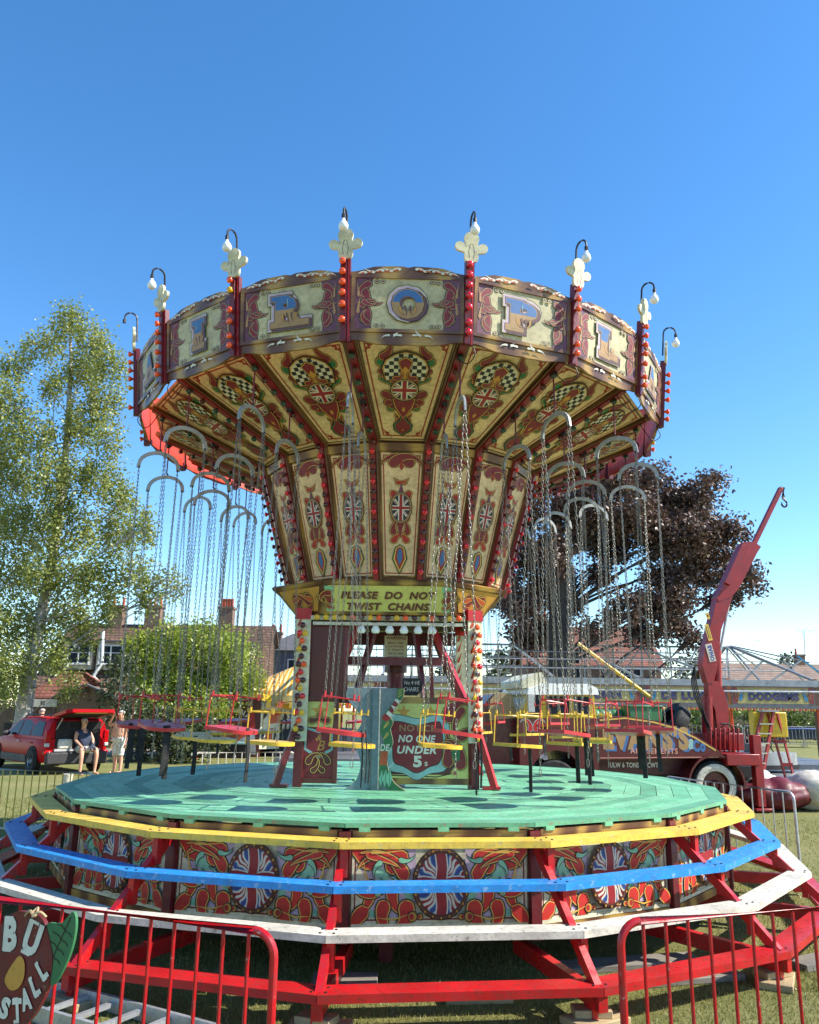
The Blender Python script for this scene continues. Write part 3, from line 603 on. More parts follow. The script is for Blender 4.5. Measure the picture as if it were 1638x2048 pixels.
# valance with the chain notice
def octo(h, c): return [(-h, -c), (-c, -h), (c, -h), (h, -c), (h, c), (c, h), (-c, h), (-h, c)]
T0, B0 = octo(1.46, .76), octo(1.14, .80)
for i in range(8):
    p0, p1 = V((*T0[i], 3.355)), V((*T0[(i+1) % 8], 3.355)); q0, q1 = V((*B0[i], 2.99)), V((*B0[(i+1) % 8], 2.99))
    T = frame((q0+q1)/2, q1-q0, ((p0+p1)-(q0+q1))/2); hb, ht, L_ = (q1-q0).length/2, (p1-p0).length/2, ((p0+p1)/2-(q0+q1)/2).length
    b = MB(); b.prism([(-hb, 0), (hb, 0), (ht, L_), (-ht, L_)], -.025, 'scumble', T, 'scumble', 'plankback')
    b.mi[0] = b.slot('plankback'); b.mi[1] = b.slot('scumble')
    b.prism([(-ht+.01, L_-.045), (ht-.01, L_-.045), (ht, L_), (-ht, L_)], .02, 'scumble', T)
    a = Art(b, T, .005); e = .06; f = lambda x, y: x*(hb+(ht-hb)*y/L_)
    a.poly([(f(-1, .05)+e, .05), (f(1, .05)-e, .05), (f(1, L_-.07)-e, L_-.07), (f(-1, L_-.07)+e, L_-.07)], 'citron' if i == 1 else 'gold')
    K = ('ink', 'goldline', 'wine')
    for sx in (1, -1):
        a.sx = sx
        if i == 1:
            a.poly([(-hb+.07, .05), (-hb+.16, .05), (-hb+.14, .2), (-hb+.17, L_-.08), (-hb+.05, L_-.08)], 'mint'); a.curl(-hb+.12, .16, 90, .3, 7, 9, .09, K); a.curl(-hb+.13, .30, 160, .24, 8, 8, .08, K); a.curl(-hb+.15, .1, 180, .16, -8, -8, .05, K)
        else:
            a.curl(-hb*.45, .27, 250, .36, 4, 4, .15, K); a.curl(-hb*.5, .13, 60, .3, -5, 3, .09, K); a.curl(-hb*.8, .2, 0, .26, 5, -3, .07, ('ink', 'goldline', 'rust'))
    a.sx = 1
    if i == 1:
        for dx, dy, m in ((.012, -.010, 'tan'), (0, 0, 'brown')):
            a.text('PLEASE  DO  NOT', dx, .285+dy, 1.12, .105, m, .035, .25); a.text('TWIST  CHAINS', dx, .125+dy, .98, .105, m, .035, .25)
    kp('valance_panel', b)
b = MB(); b.prism([(x*.99, y*.99) for x, y in T0], .02, 'plankback', M.Translation((0, 0, 3.335))); kp('canopy_floor', b)
b = MB(); b.box((0, -1.06, 2.955), (1.86, .05, .05), 'pale'); b.box((0, -1.075, 2.885), (1.8, .06, .035), 'white')
for y in (1.06,): b.box((0, y, 2.955), (1.86, .05, .05), 'pale')
o = kp('lamp_rail', b)
for i in range(17):
    q = child('bulb', BM[('bulbyellow', 'bulborange', 'bulbdark')[i % 3 if i > 2 else 0]], o); q.matrix_local = M.Translation((-.85+i*.106, -1.085, 2.957)) @ M.Rotation(math.pi/2, 4, 'X')
for i in range(6):
    g = MB(); g.lathe([(.03, 0), (.04, -.02), (.055, -.05), (.045, -.085), (.03, -.09)], 'bulbwhite', M.Translation((-.32+i*.17, -1.07, 2.865)), 9); g.build('lamp_bulb', o, sm=60)
b = MB(); b.tube([(.085, 0, 1.0), (.085, 0, 3.4)], .115, 'maroon', 14); b.tube([(.085, 0, 2.36), (.085, 0, 2.5)], .15, 'darkred', 14)
T = frame((.085, -.135, 2.5), (1, 0, 0), (0, 0, 1)); b.box((0, .15, .0), (.30, .36, .012), 'pale', T); a = Art(b, T, .008)
a.text('WARNING', 0, .30, .26, .045, 'wine', .03)
for i, t in enumerate(('MAKE SURE', 'SWITCHED', 'IT STARTS', 'BEFORE', '400 VOLTS')): a.text(t, 0, .235-i*.045, .20, .024, 'wine', .01)
kp('mast', b)
for i, (x0, y0, x1, y1, wd) in enumerate(((-.72, -.55, -.28, -.2, .07), (.95, -.6, .38, -.25, .09), (-.4, -.6, -.1, -.2, .07), (.45, -.5, .28, -.2, .06), (-.9, .7, -.3, .2, .07), (.98, .7, .4, .2, .08), (.56, -.2, .5, -.2, .05))):
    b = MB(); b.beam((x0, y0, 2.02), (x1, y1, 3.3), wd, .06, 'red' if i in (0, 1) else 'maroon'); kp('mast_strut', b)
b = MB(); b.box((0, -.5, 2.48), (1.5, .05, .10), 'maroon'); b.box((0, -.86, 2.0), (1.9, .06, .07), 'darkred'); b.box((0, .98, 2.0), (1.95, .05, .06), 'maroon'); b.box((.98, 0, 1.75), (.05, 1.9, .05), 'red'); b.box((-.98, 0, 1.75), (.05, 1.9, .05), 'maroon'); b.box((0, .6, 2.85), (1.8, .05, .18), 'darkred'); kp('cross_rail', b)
glassmat('paneglass', (84, 26, 28), .25)
b = MB(); b.box((-.72, -.97, 2.46), (.44, .02, .86), 'paneglass'); 
for x_ in (-.945, -.50): b.box((x_, -.975, 2.46), (.05, .05, .92), 'maroon')
b.box((-.72, -.975, 2.03), (.42, .05, .06), 'maroon'); kp('screen', b)
# painted kiosk panels
T = frame((.49, -1.0, 1.06), (1, 0, 0), (0, 0, 1)); b = MB(); b.box((0, .48, -.02), (1.02, .98, .03), 'scumble', T); a = Art(b, T, -.003, 2e-4)
a.rect(-.47, .06, .47, .90, 'citron'); a.rect(-.5, .0, .5, .06, 'scumble'); a.rect(-.5, .9, .5, .95, 'scumble')
for x_, y_ in ((-.29, .80), (.03, .80)): a.poly([(x_+.09*(1 if i % 2 == 0 else .42)*math.sin(i*math.pi/5), y_+.09*(1 if i % 2 == 0 else .42)*math.cos(i*math.pi/5)) for i in range(10)], 'gold')
sh_ = lambda e: [(p[0], p[1]) for p in crv([(-.13-e*0, .12-e, 0), (0+.02, .19-e, 0), (.13+e, .24-e, 0), (.17+e, .40, 0), (.15+e, .66+e, 0), (.07, .69+e, 0), (-.13, .65+e, 0), (-.33, .69+e, 0), (-.42-e, .66+e, 0), (-.41-e, .40, 0), (-.39-e, .24-e, 0), (-.28, .19-e, 0)], 4, True)]
a.poly([(-.45, .10), (.25, .10), (.33, .22), (-.45, .22)], 'brown'); a.poly([(-.36, .13), (.2, .13), (.24, .2), (-.40, .2)], 'plum'); a.strip([(-.42, .09), (.1, .075), (.3, .12)], .012, 'ink')
a.poly(sh_(.085), 'ink'); a.poly(sh_(.078), 'paleblue'); a.poly(sh_(.008), 'ink'); a.poly(sh_(0), 'wine')
a.text('NOTICE', -.125, .62, .42, .075, 'tan', .01); a.text('NO ONE', -.13, .50, .44, .085, 'petal', .035, .2); a.text('UNDER', -.13, .375, .46, .09, 'petal', .035, .2); a.text('5', -.12, .245, .10, .13, 'petal', .05); a.text('s', -.02, .22, .035, .045, 'petal', .01)
K = ('ink', 'goldline', 'wine')
a.curl(.26, .72, 110, .36, -7, -2, .19, K); a.curl(.36, .50, 60, .34, -6, 2, .13, K); a.curl(.24, .18, 100, .46, -2, 3, .13, K); a.curl(.37, .16, 80, .48, 1, 5, .15, K); a.curl(.42, .86, 230, .4, 1, 3, .10, K); a.poly([(.27, .36), (.38, .42), (.37, .26), (.3, .25)], 'leafgreen'); a.ell(.31, .12, .03, .03, 'goldline', 12); a.ell(.31, .12, .02, .02, 'wine', 12)
kp('notice_panel', b)
T = frame((-.79, -.99, 1.06), (1, 0, 0), (0, 0, 1)); b = MB(); b.box((0, .48, -.02), (.44, .98, .03), 'darkred', T)
for x_ in (-.2, .2): b.box((x_, .48, .004), (.05, .96, .03), 'brown', T)
for y_ in (.02, .95): b.box((0, y_, .004), (.36, .05, .03), 'brown', T)
a = Art(b, T, -.003, 2e-4); a.rect(-.175, .05, .175, .92, 'wine'); a.poly([(-.16, .62), (.16, .62), (.17, .91), (-.17, .91)], 'citron')
a.poly([(.0+.11*(1 if i % 2 == 0 else .42)*math.sin(i*math.pi/5), .80+.11*(1 if i % 2 == 0 else .42)*math.cos(i*math.pi/5)) for i in range(10)], 'gold')
a.poly([(-.16, .62), (0, .58), (.16, .62), (.17, .36), (0, .26), (-.17, .36)], 'paleblue'); a.poly([(-.14, .59), (0, .55), (.14, .59), (.145, .38), (0, .30), (-.145, .38)], 'wine'); a.text('&', .0, .5, .07, .07, 'gold', 0, .3); a.text('B', .03, .41, .09, .11, 'gold', 0, .3)
for sx in (1, -1): a.sx = sx; a.curl(.12, .70, 200, .2, -8, -6, .07, ('ink', 'goldline', 'brown')); a.curl(.12, .2, 100, .24, 5, 7, .08, ('ink', 'goldline', 'brown')); a.curl(.08, .12, 160, .2, -6, -6, .06, ('ink', 'goldline', 'brown'))
kp('crest_panel', b)
# ------------------------------------------------------------------ swing chairs
def chain_mesh(p, q, wd=.024, wr=.0030, pitch=.046):
    b = MB(); p, q = V(p), V(q); L = (q-p).length; n = max(3, int(L/pitch)); pit = L/n
    d = (q-p).normalized(); x = d.cross(V((0, 1, .01))).normalized(); y = d.cross(x)
    hl, r_ = pit*.5+wr*1.6, wd/2-wr
    shape = [(r_, -hl+r_), (r_, hl-r_), (r_*.6, hl-r_*.25), (0, hl), (-r_*.6, hl-r_*.25), (-r_, hl-r_), (-r_, -hl+r_), (-r_*.6, -hl+r_*.25), (0, -hl), (r_*.6, -hl+r_*.25)]
    for i in range(n):
        c = p+d*(pit*(i+.5)); a = .5+(i % 2)*math.pi/2; u = x*math.cos(a)+y*math.sin(a)
        P = [c+u*s+d*t for s, t in shape]; N_ = len(P); vs = []; nn = d.cross(u)
        for j in range(N_):
            t = (P[(j+1) % N_]-P[j-1]).normalized(); o_ = t.cross(nn)
            vs += [tuple(P[j]+o_*wr), tuple(P[j]+nn*wr), tuple(P[j]-o_*wr), tuple(P[j]-nn*wr)]
        b.add(vs, [(j*4+k, j*4+(k+1) % 4, ((j+1) % N_)*4+(k+1) % 4, ((j+1) % N_)*4+k) for j in range(N_) for k in range(4)], 'chain')
    return b.mesh('chain', 60)
def make_swing(kind, rod, drop, rail, m, tilt):
    root = empty('swing_chair')
    b = MB(); b.tube([(0, 0, .06), (0, 0, -rod+.02)], .009, 'maroon', 6); b.box((0, 0, .02), (.06, .06, .05), 'iron'); b.tube([(0, 0, -rod+.03), (.0, .02, -rod+.005), (0, 0, -rod-.02)], .012, 'iron', 6); b.build('hanger_rod', root)
    oy = [(.255*math.cos(t), .19*math.sin(t)) for t in [math.pi*i/12 for i in range(13)]]; iy = [(.210*math.cos(t), .146*math.sin(t)) for t in [math.pi*i/12 for i in range(13)]]
    out = [(.262, -.045)]+oy+[(-.262, -.045), (-.217, -.045)]+iy[::-1]+[(.217, -.045)]
    T = frame((-.011, 0, -rod-.19), (0, 1, 0), (0, 0, 1)); b = MB(); b.prism(out, .022, 'galv', T)
    for s_ in (-1, 1): b.ball((0, s_*.23, -rod-.225), .017, 'iron', n=8, k=5)
    b.build('yoke', root, bev=.004)
    tl = R(tilt); zs = -drop
    P = lambda x, y, z: (x*math.cos(tl)+z*math.sin(tl), y, zs-x*math.sin(tl)+z*math.cos(tl))
    hw = .20
    for sx in (-1, 1):
        for sy in (-1, 1):
            e = P(-.175 if sx < 0 else .09, sy*hw, rail+.03)
            child('chain', chain_mesh((sx*.008, sy*.23, -rod-.235), e), root)
    ol = [(-.205, -.212)]+[(.02+.20*math.cos(t), .212*math.sin(t)) for t in [-math.pi/2+math.pi*i/12 for i in range(13)]]+[(-.205, .212)]
    b = MB(); T = M.Translation((0, 0, zs)) @ M.Rotation(tl, 4, 'Y'); b.prism(ol, .034, m, T @ M.Translation((0, 0, -.017)))
    a = Art(b, T, .019); a.strip([(.02+.16*math.cos(t), .17*math.sin(t)) for t in [-1.2+2.4*i/10 for i in range(11)]], .006, 'umber')
    b.build('seat', root, bev=.006)
    b = MB(); q = [P(.09, -hw, rail), P(-.195, -hw, rail), P(-.195, hw, rail), P(.09, hw, rail)]
    b.tube(q, .0075, m, 6);
    for x_, y_ in ((.09, -hw), (-.195, -hw), (-.195, hw), (.09, hw)):
        if x_ < 0: b.tube([P(x_, y_, rail), P(x_, y_, .0)], .0068 if x_ < 0 else .004, m, 6)
        b.tube([P(x_+(.02 if x_ < 0 else 0), y_, rail-.012), P(x_+(.02 if x_ < 0 else 0), y_, rail+.045)], .011, m, 6)
    b.build('guard_frame', root)
    L_ = MB(); L_.v = []; 
    sc = child('safety_chain', chain_mesh(P(.12, -.15, rail-.03), P(.14, -.15, rail-.5), .022), root)
    b = MB(); e = P(.14, -.15, rail-.52); T = M.Translation(e); b.tube([(.014*math.cos(t), 0, .04*math.sin(t)-.03) for t in [2*math.pi*i/10 for i in range(10)]], .004, 'chain', 5, T, closed=True); b.build('clip', root)
    return root
def strap(b_parent, drop, x=.22, ln_=.5, w_=.042, y=.0):
    b = MB(); pts = [(x, y, -drop+.02), (x+.015, y+.004, -drop-.2), (x+.005, y-.006, -drop-ln_)]
    for i in range(2): b.beam(pts[i], pts[i+1], w_, .008, 'rubber', up=(1, 0, 0))
    return b.build('safety_strap', b_parent)
ZO_, ZI_ = 5.41, 5.14
proto = {'outer': make_swing('outer', 5.41-4.985, 5.41-1.685, .30, 'seatred', 7), 'inner': make_swing('inner', 5.14-4.80, 5.14-1.545, .30, 'seatyellow', 3)}
REF = {-3: '', -2: 'post left of the letter I', -1: 'post between the letters I and R', 0: 'post between the letters R and O', 1: 'red-bulbed post between the letters O and P', 2: 'post between the letters P and L', 3: 'post right of the letter L', 4: 'rightmost post with orange bulbs seen side-on'}
REF[-3] = 'leftmost post with a bulbless lamp'
FAR = {-4: 'just behind the leftmost canopy post', 5: 'just behind the rightmost canopy post', -5: 'second behind the leftmost canopy post', 6: 'second behind the rightmost canopy post', -6: 'third behind the leftmost canopy post', 7: 'third behind the rightmost canopy post'}
used = set(); r3 = random.Random(11)
for ring, rr, zz in (('outer', 3.2, ZO_), ('inner', 2.55, ZI_)):
    for k in range(-8, 10):
        a_ = ang(k-.5)
        o = proto[ring] if ring not in used else copy_tree(proto[ring])
        used.add(ring)
        o.location = (CX+rr*math.sin(a_), CY-rr*math.cos(a_), zz); o.rotation_euler = (R(r3.uniform(-.5, .5)), R(r3.uniform(-.5, .5)), a_+R(r3.uniform(-7, 7)))
        if r3.random() < .5 or k in (2, 3): strap(o, zz-(1.685 if ring == 'outer' else 1.545), .20+r3.uniform(-.06, .03), r3.uniform(.36, .55), .05, r3.uniform(-.1, .1))
        col = 'red' if ring == 'outer' else 'yellow'
        if k in REF: lb = f'{col} {ring}-ring swing chair under the {REF[k]}'
        elif k in FAR: lb = f'{col} {ring}-ring swing chair at the far side, {FAR[k]}'
        else: lb = f'{col} {ring}-ring swing chair hanging behind the central trunk'
        tag(o, lb, 'swing chair', f'{col} swing chairs of the {ring} ring')
# ------------------------------------------------------------------ pay sign on the deck
sg = empty('pay_sign', (-.40, 9.66, 1.01)); tag(sg, 'hourglass-shaped teal wooden sign with painted leaf edge standing on green deck', 'sign')
prof = crv([(-.30, 0, 0), (-.17, .10, 0), (-.12, .28, 0), (-.19, .48, 0), (-.22, .57, 0), (-.13, .70, 0), (-.13, .80, 0), (-.26, .95, 0), (-.31, 1.03, 0), (-.29, 1.12, 0)], 4)
b = MB(); T = frame((0, .0, 0), (1, .10, 0), (0, 0, 1))
b.prism([(.04, 0), (.04, 1.12)]+[(x, y) for x, y, _ in prof[::-1]], .022, 'tealboard', T); b.build('back_board', sg)
e_r = crv([(.40, 0, 0), (.26, .10, 0), (.19, .28, 0), (.20, .42, 0), (.25, .50, 0), (.235, .60, 0), (.22, .66, 0), (.25, .74, 0), (.22, .80, 0), (.28, .90, 0), (.36, 1.02, 0), (.37, 1.12, 0)], 4)
e_l = crv([(.22, 0, 0), (.12, .12, 0), (.08, .28, 0), (.11, .42, 0), (.15, .54, 0), (.10, .64, 0), (.12, .72, 0), (.13, .80, 0), (.2, .90, 0), (.28, 1.0, 0), (.29, 1.12, 0)], 4)
b = MB(); T2 = frame((0, -.02, 0), (1, -.12, 0), (0, 0, 1))
b.prism([(.0, 0)]+[(x, y) for x, y, _ in e_r]+[(.0, 1.12)], .022, 'tealboard', T2); b.box((.05, .56, .025), (.075, 1.12, .03), 'tealboard', T2); b.box((.09, .56, .035), (.01, 1.1, .02), 'white', T2)
b.build('front_board', sg)
b = MB(); b.prism([(x, y) for x, y, _ in e_r]+[(x, y) for x, y, _ in e_l[::-1]], .012, 'leafgreen', T2 @ M.Translation((0, 0, .024)), 'goldline')
a = Art(b, T2 @ M.Translation((0, 0, .036)), .002, 2e-4)
a.poly([(.10, .27), (.19, .27), (.195, .42), (.115, .42)], 'rust'); a.text('DE', .16, .46, .11, .075, 'petal', .03, .2)
for y_ in (.56, .68): a.ell(.18, y_+.03, .05, .055, 'leafgreen', 14); [a.strip([(.14, y_-.01), (.18, y_+.02+j*.02), (.20, y_+.05+j*.012)], .006, 'goldline') for j in range(3)]
a.ell(.17, .79, .045, .04, 'scarlet', 14); a.poly([(.15, .80), (.22, .80), (.32, .98), (.27, .98)], 'wine')
for i, t in enumerate('1AR'): a.text(t, .205+i*.048, .83+i*.075, .045, .065, 'petal', .04, rot=50)
a.ell(.325, 1.06, .03, .05, 'leafgreen', 12); [a.strip([(.30, 1.02+j*.03), (.35, 1.05+j*.03)], .006, 'goldline') for j in range(3)]
for i in range(3): a.poly([(.12+i*.05, .02), (.15+i*.05, .13), (.14+i*.04, .24), (.10+i*.04, .12)], 'mint'); a.strip([(.12+i*.05, .02), (.14+i*.04, .24)], .005, 'ink')
b.build('leaf_border', sg)
b = MB(); T = frame((.06, 10.30, 2.17), (1, -.05, 0), (0, 0, 1)); b.prism([(-.12, -.11), (.06, -.11), (.13, -.04), (.13, .05), (.09, .1), (-.12, .1)], .015, 'black', T)
a = Art(b, T, .017); a.text('No 4 HE', 0, .045, .19, .045, 'petal', .0); a.text('CHAIRS', -.01, -.035, .18, .05, 'petal', .0); b.tube([(-.02, .1, .0), (-.02, .3, 0)], .006, 'iron', 5, T)
o = b.build('chair_sign'); tag(o, 'black sign board reading No 4 HE CHAIRS beside the red mast', 'sign')

# ------------------------------------------------------------------ crowd barriers
def barrier(p, q, h, n, m, r_, label, z0=-.2, bars=None, cr=.11, r2=None, low=.12):
    p, q = V((*p, z0)), V((*q, z0)); d = q-p; L = d.length; d.normalize(); up = V((0, 0, 1)); root = empty('crowd_barrier', p, math.atan2(d.y, d.x)); tag(root, label, 'crowd barrier')
    b = MB(); pts = [(0, 0, .02), (0, 0, h-cr)]+[(cr-cr*math.cos(t), 0, h-cr+cr*math.sin(t)) for t in [math.pi/2*i/6 for i in range(1, 7)]]+[(L-cr+cr*math.sin(t), 0, h-cr+cr*math.cos(t)) for t in [math.pi/2*i/6 for i in range(7)]]+[(L, 0, .02)]
    b.tube(pts, r_, m, 10); b.tube([(0, 0, low), (L, 0, low)], r_*.8, m, 8); b.build('frame', root)
    for i in range(1, n):
        b = MB(); x = L*i/n; b.tube([(x, 0, low), (x, 0, h-.005 if cr*1.0 < x < L-cr else h-cr*.35)], r2 or r_*.5, m if not bars else bars, 7); b.build('bar', root)
    for x in (.12, L-.12):
        b = MB(); b.tube([(x, -.25, .015), (x, .25, .015)], r_*.8, m, 6); b.tube([(x, 0, 0), (x, 0, low)], r_*.8, m, 6); b.build('foot', root)
    return root
GZ = -.2
barrier((-2.35, 4.90), (-.615, 4.24), 1.055, 13, 'barred', .0205, 'red tubular crowd barrier at lower left with the fruit stall sign tied to it', GZ, r2=.0095)
barrier((1.10, 4.52), (2.75, 5.0), 1.055, 13, 'barred', .0205, 'red tubular crowd barrier at lower right standing alone before the steps', GZ, r2=.0095)
barrier((-7.0, 14.3), (-4.95, 13.55), 1.04, 14, 'pale', .02, 'cream crowd barrier with yellow bars on grass before the red car', GZ, 'yellow', r2=.010)
barrier((5.32, 11.75), (4.35, 14.3), 1.05, 14, 'alu', .02, 'bare silver crowd barrier at right beside the steps and sacks', GZ)
barrier((-4.3, 17.2), (-2.35, 17.9), 1.0, 13, 'white', .022, 'white crowd barrier standing behind the deck before the dark stall', -.02)

# ------------------------------------------------------------------ fruit-shaped sign, ladder, packing
T = frame((-1.86, 4.42, .625), (1, -.36, 0), (0, 0, 1)) @ M.Scale(.82, 4); fs_ = empty('stall_sign', (0, 0, 0)); tag(fs_, 'round dark red fruit-shaped sign lettered BU and STALL tied to red barrier', 'sign')
fr = crv([(-.22, -.2, 0), (-.24, .05, 0), (-.2, .24, 0), (-.10, .32, 0), (0, .33, 0), (.10, .31, 0), (.17, .22, 0), (.22, .08, 0), (.20, -.08, 0), (.12, -.22, 0), (.02, -.31, 0), (-.12, -.32, 0)], 5, True)
SC = 1.0
b = MB(); b.prism([(x, y) for x, y, _ in fr], .03, 'maroon', T); a = Art(b, T, .032, 2e-4)
for t, x, y, w_, h_, ro in (('B', -.115, .20, .105, .19, 3), ('U', .055, .19, .12, .19, -16), ('S', -.09, -.20, .07, .12, -12), ('T', .005, -.20, .07, .125, 12), ('A', .06, -.135, .075, .12, 22), ('L', .115, -.06, .055, .11, 34), ('L', .155, .03, .055, .11, 42)):
    a.text(t, x, y, w_*1.12, h_*1.08, 'ink', .07, rot=ro); a.text(t, x, y, w_, h_, 'paleblue' if False else 'petal', .055, rot=ro)
    for s_ in (-1, 1): a.strip([(x+math.cos(R(ro))*(-w_*.42)-math.sin(R(ro))*s_*h_*.47*1, y+math.sin(R(ro))*(-w_*.42)+math.cos(R(ro))*s_*h_*.47), (x+math.cos(R(ro))*(w_*.42*(0 if t in 'L' and s_ > 0 else .35))-math.sin(R(ro))*s_*h_*.47, y+math.sin(R(ro))*(w_*.42*(0 if t in 'L' and s_ > 0 else .35))+math.cos(R(ro))*s_*h_*.47)], .018, 'petal') if t in 'BUTL' else None
a.poly([(x, y) for x, y, _ in crv([(-.06, .05, 0), (-.02, .09, 0), (.02, .06, 0), (.03, -.02, 0), (.0, -.08, 0), (-.06, -.10, 0), (-.11, -.06, 0), (-.10, -.01, 0)], 4, True)], 'gold')
b.build('board', fs_)
b = MB(); b.prism([(x, y) for x, y, _ in crv([(.15, .28, 0), (.25, .29, 0), (.33, .36, 0), (.36, .28, 0), (.34, .14, 0), (.27, -.01, 0), (.22, -.04, 0), (.22, .10, 0), (.18, .2, 0)], 4, True)], .02, 'mint' if False else 'leafgreen', T @ M.Translation((0, 0, .006)))
a = Art(b, T, .028, 2e-4); a.strip([(.32, .33), (.26, .2), (.21, .08)], .008, 'ink')
for i in range(4):
    y_ = .27-i*.05; x_ = .295-i*.022; a.strip([(x_-.075, y_+.02), (x_-.03, y_+.005), (x_, y_-.02)], .006, 'ink'); a.strip([(x_+.045, y_-.05), (x_+.03, y_-.03), (x_, y_-.02)], .006, 'ink')
b.build('leaf', fs_)
b = MB(); b.prism([(x, y) for x, y, _ in crv([(.0, -.46, 0), (.0, -.36, 0), (.08, -.30, 0), (.15, -.33, 0), (.17, -.46, 0)], 4)], .02, 'leafgreen', T @ M.Translation((0, 0, .004))); b.build('leaf', fs_)
b = MB(); b.tube([T @ V(p) for p in crv([(-.02, .31, .03), (.03, .345, .05), (.07, .33, .06), (.11, .345, .05), (.14, .315, .03)], 4)], .007, 'packing', 5); b.tube([T @ V(p) for p in crv([(.05, .33, .06), (.07, .36, .03), (.09, .33, .06), (.07, .32, .07)], 4)], .007, 'packing', 5); b.build('rope', fs_)
ld = empty('ladder', (-1.9, 5.86, GZ)); tag(ld, 'aluminium ladder lying in the grass at lower left behind red barrier', 'ladder')
A_, B_ = V((-.95, .98, 0)), V((1.1, -.22, 0)); d_ = (B_-A_).normalized(); n_ = V((d_.y, -d_.x, 0))
for s_ in (0, 1):
    b = MB(); p = A_+n_*(.40*s_); b.beam(p+V((0, 0, .06)), p+d_*2.5+V((0, 0, .06)), .03, .10, 'alu'); b.box((0, 0, 0), (.001, .001, .001), 'alu'); b.build('rail', ld)
for i in range(9):
    b = MB(); p = A_+d_*(.15+i*.27)+V((0, 0, .07)); b.beam(p, p+n_*.40, .035, .03, 'alu'); b.build('rung', ld)
def block(x, y, sx, sy, sz, rz, lab, m='packing', z=GZ):
    b = MB(); b.box((0, 0, sz/2), (sx, sy, sz), m); o = b.build('packing_block', None, (x, y, z), rz, bev=.006); tag(o, lab, 'wood block', 'packing blocks under the steps'); return o
for k, lab in ((-2, 'far left'), (-1, 'left'), (0, 'second from left'), (1, 'right of middle'), (2, 'right')):
    a_ = PB+(k-.5)*SB; x, y = CX+4.85*math.sin(a_), CY-4.85*math.cos(a_)
    block(x, y, .42, .26, .055, a_+.2*k, f'flat wooden packing block under the {lab} foot of the steps'); 
    if k in (0, 1, 2): block(x-.02, y+.02, .26, .16, .05, a_-.3, f'small upper wooden packing block under the {lab} foot of the steps', z=GZ+.055)
block(3.55, 7.7, .55, .22, .06, .5, 'weathered plank lying under the right-hand steps', 'greywood'); block(2.3, 7.25, .9, .22, .05, .25, 'grey board lying flat in shade under the steps', 'greywood'); block(1.9, 7.6, 1.3, .25, .05, .25, 'long grey board behind another under the steps', 'greywood'); block(.55, 6.75, .5, .25, .07, .1, 'wooden block in shade near the middle steps'); block(-.45, 6.9, .5, .3, .09, 0, 'dark wooden block in shade under left-middle steps', 'greywood')

# ------------------------------------------------------------------ ground
m, n, b_, l = nmat('lawn'); v = coords(n)
c1 = ramp(n, noise(n, v, .35, 8, .7), [(.3, (.18, .20, .04, 1)), (.5, (.25, .245, .065, 1)), (.72, (.36, .31, .12, 1))])
c2 = ramp(n, noise(n, coords(n, (1, 1, 1)), 45, 5, .8), [(.3, .45), (.7, 1.15)]); c3 = mix(n, c1, c2, 1., 'MULTIPLY'); l.new(c3, b_.inputs['Base Color']); b_.inputs['Roughness'].default_value = .9
bump(n, b_, noise(n, v, 60, 5, .8), .9, .03)
xs = [-400, -120, -60]+list(range(-40, 41, 2))+[60, 120, 400]; ys = [-40, -5]+list(range(0, 61, 2))+[80, 120, 200, 600]
def gz(x, y): t = min(1, max(0, (y-12)/5)); return GZ*(1-t*t*(3-2*t))
g = MB(); g.add([(x, y, gz(x, y)) for y in ys for x in xs], [(j*len(xs)+i, j*len(xs)+i+1, (j+1)*len(xs)+i+1, (j+1)*len(xs)+i) for j in range(len(ys)-1) for i in range(len(xs)-1)], 'lawn')
tag(g.build('ground'), None, None, None, 'structure')
paint('tarmac', (150, 142, 132), .9, .1, var=.3, sc=1.2); b = MB(); b.add([(-60, 33, .02), (-9, 33, .02), (-9.4, 37.5, .02), (-60, 37.5, .02)], [(0, 1, 2, 3)], 'tarmac'); tag(b.build('path'), None, None, None, 'structure')
# grass blades where the picture comes close to the ground
def quads_mesh(name, P0, P1, P2, P3, mat, shade=None, tri=False):
    nq = len(P0); k = 3 if tri else 4; co = np.stack([P0, P1, P2] if tri else [P0, P1, P2, P3], 1).reshape(-1, 3).astype(np.float32)
    me = bpy.data.meshes.new(name); me.vertices.add(nq*k); me.vertices.foreach_set('co', co.ravel()); me.loops.add(nq*k); me.loops.foreach_set('vertex_index', np.arange(nq*k, dtype=np.int32))
    me.polygons.add(nq); me.polygons.foreach_set('loop_start', np.arange(0, nq*k, k, dtype=np.int32)); me.polygons.foreach_set('loop_total', np.full(nq, k, np.int32))
    if shade is not None: at_ = me.attributes.new('shade', 'FLOAT', 'POINT'); at_.data.foreach_set('value', np.repeat(shade, k).astype(np.float32))
    me.materials.append(MATS[mat]); me.update(calc_edges=True); return me
leafmat('blade', [(.2, (.14, .17, .035, 1)), (.5, (.24, .24, .06, 1)), (.85, (.40, .34, .14, 1))], 1.5, .3)
def blades(n, x0, x1, y0, y1, h):
    x = npr.uniform(x0, x1, n); y = y0+(y1-y0)*npr.random(n)**1.4; t = np.clip((y-12)/5, 0, 1); z = GZ*(1-t*t*(3-2*t))
    P = np.stack([x, y, z], 1); a = npr.uniform(0, 6.28, n); w_ = npr.uniform(.003, .006, n)[:, None]*(h/.04); u = np.stack([np.cos(a), np.sin(a), 0*a], 1)*w_
    tip = np.stack([npr.normal(0, .35, n), npr.normal(0, .35, n), np.ones(n)], 1)*(h*npr.uniform(.4, 1.1, n))[:, None]
    return P-u, P+u, P+tip, npr.random(n)
parts = [blades(60000, -3.2, 3.6, 5.3, 8.2, .03), blades(26000, 3.0, 9, 7, 16, .05), blades(26000, -10, -4.2, 9, 18, .05)]
q = [np.concatenate([p[i] for p in parts]) for i in range(4)]
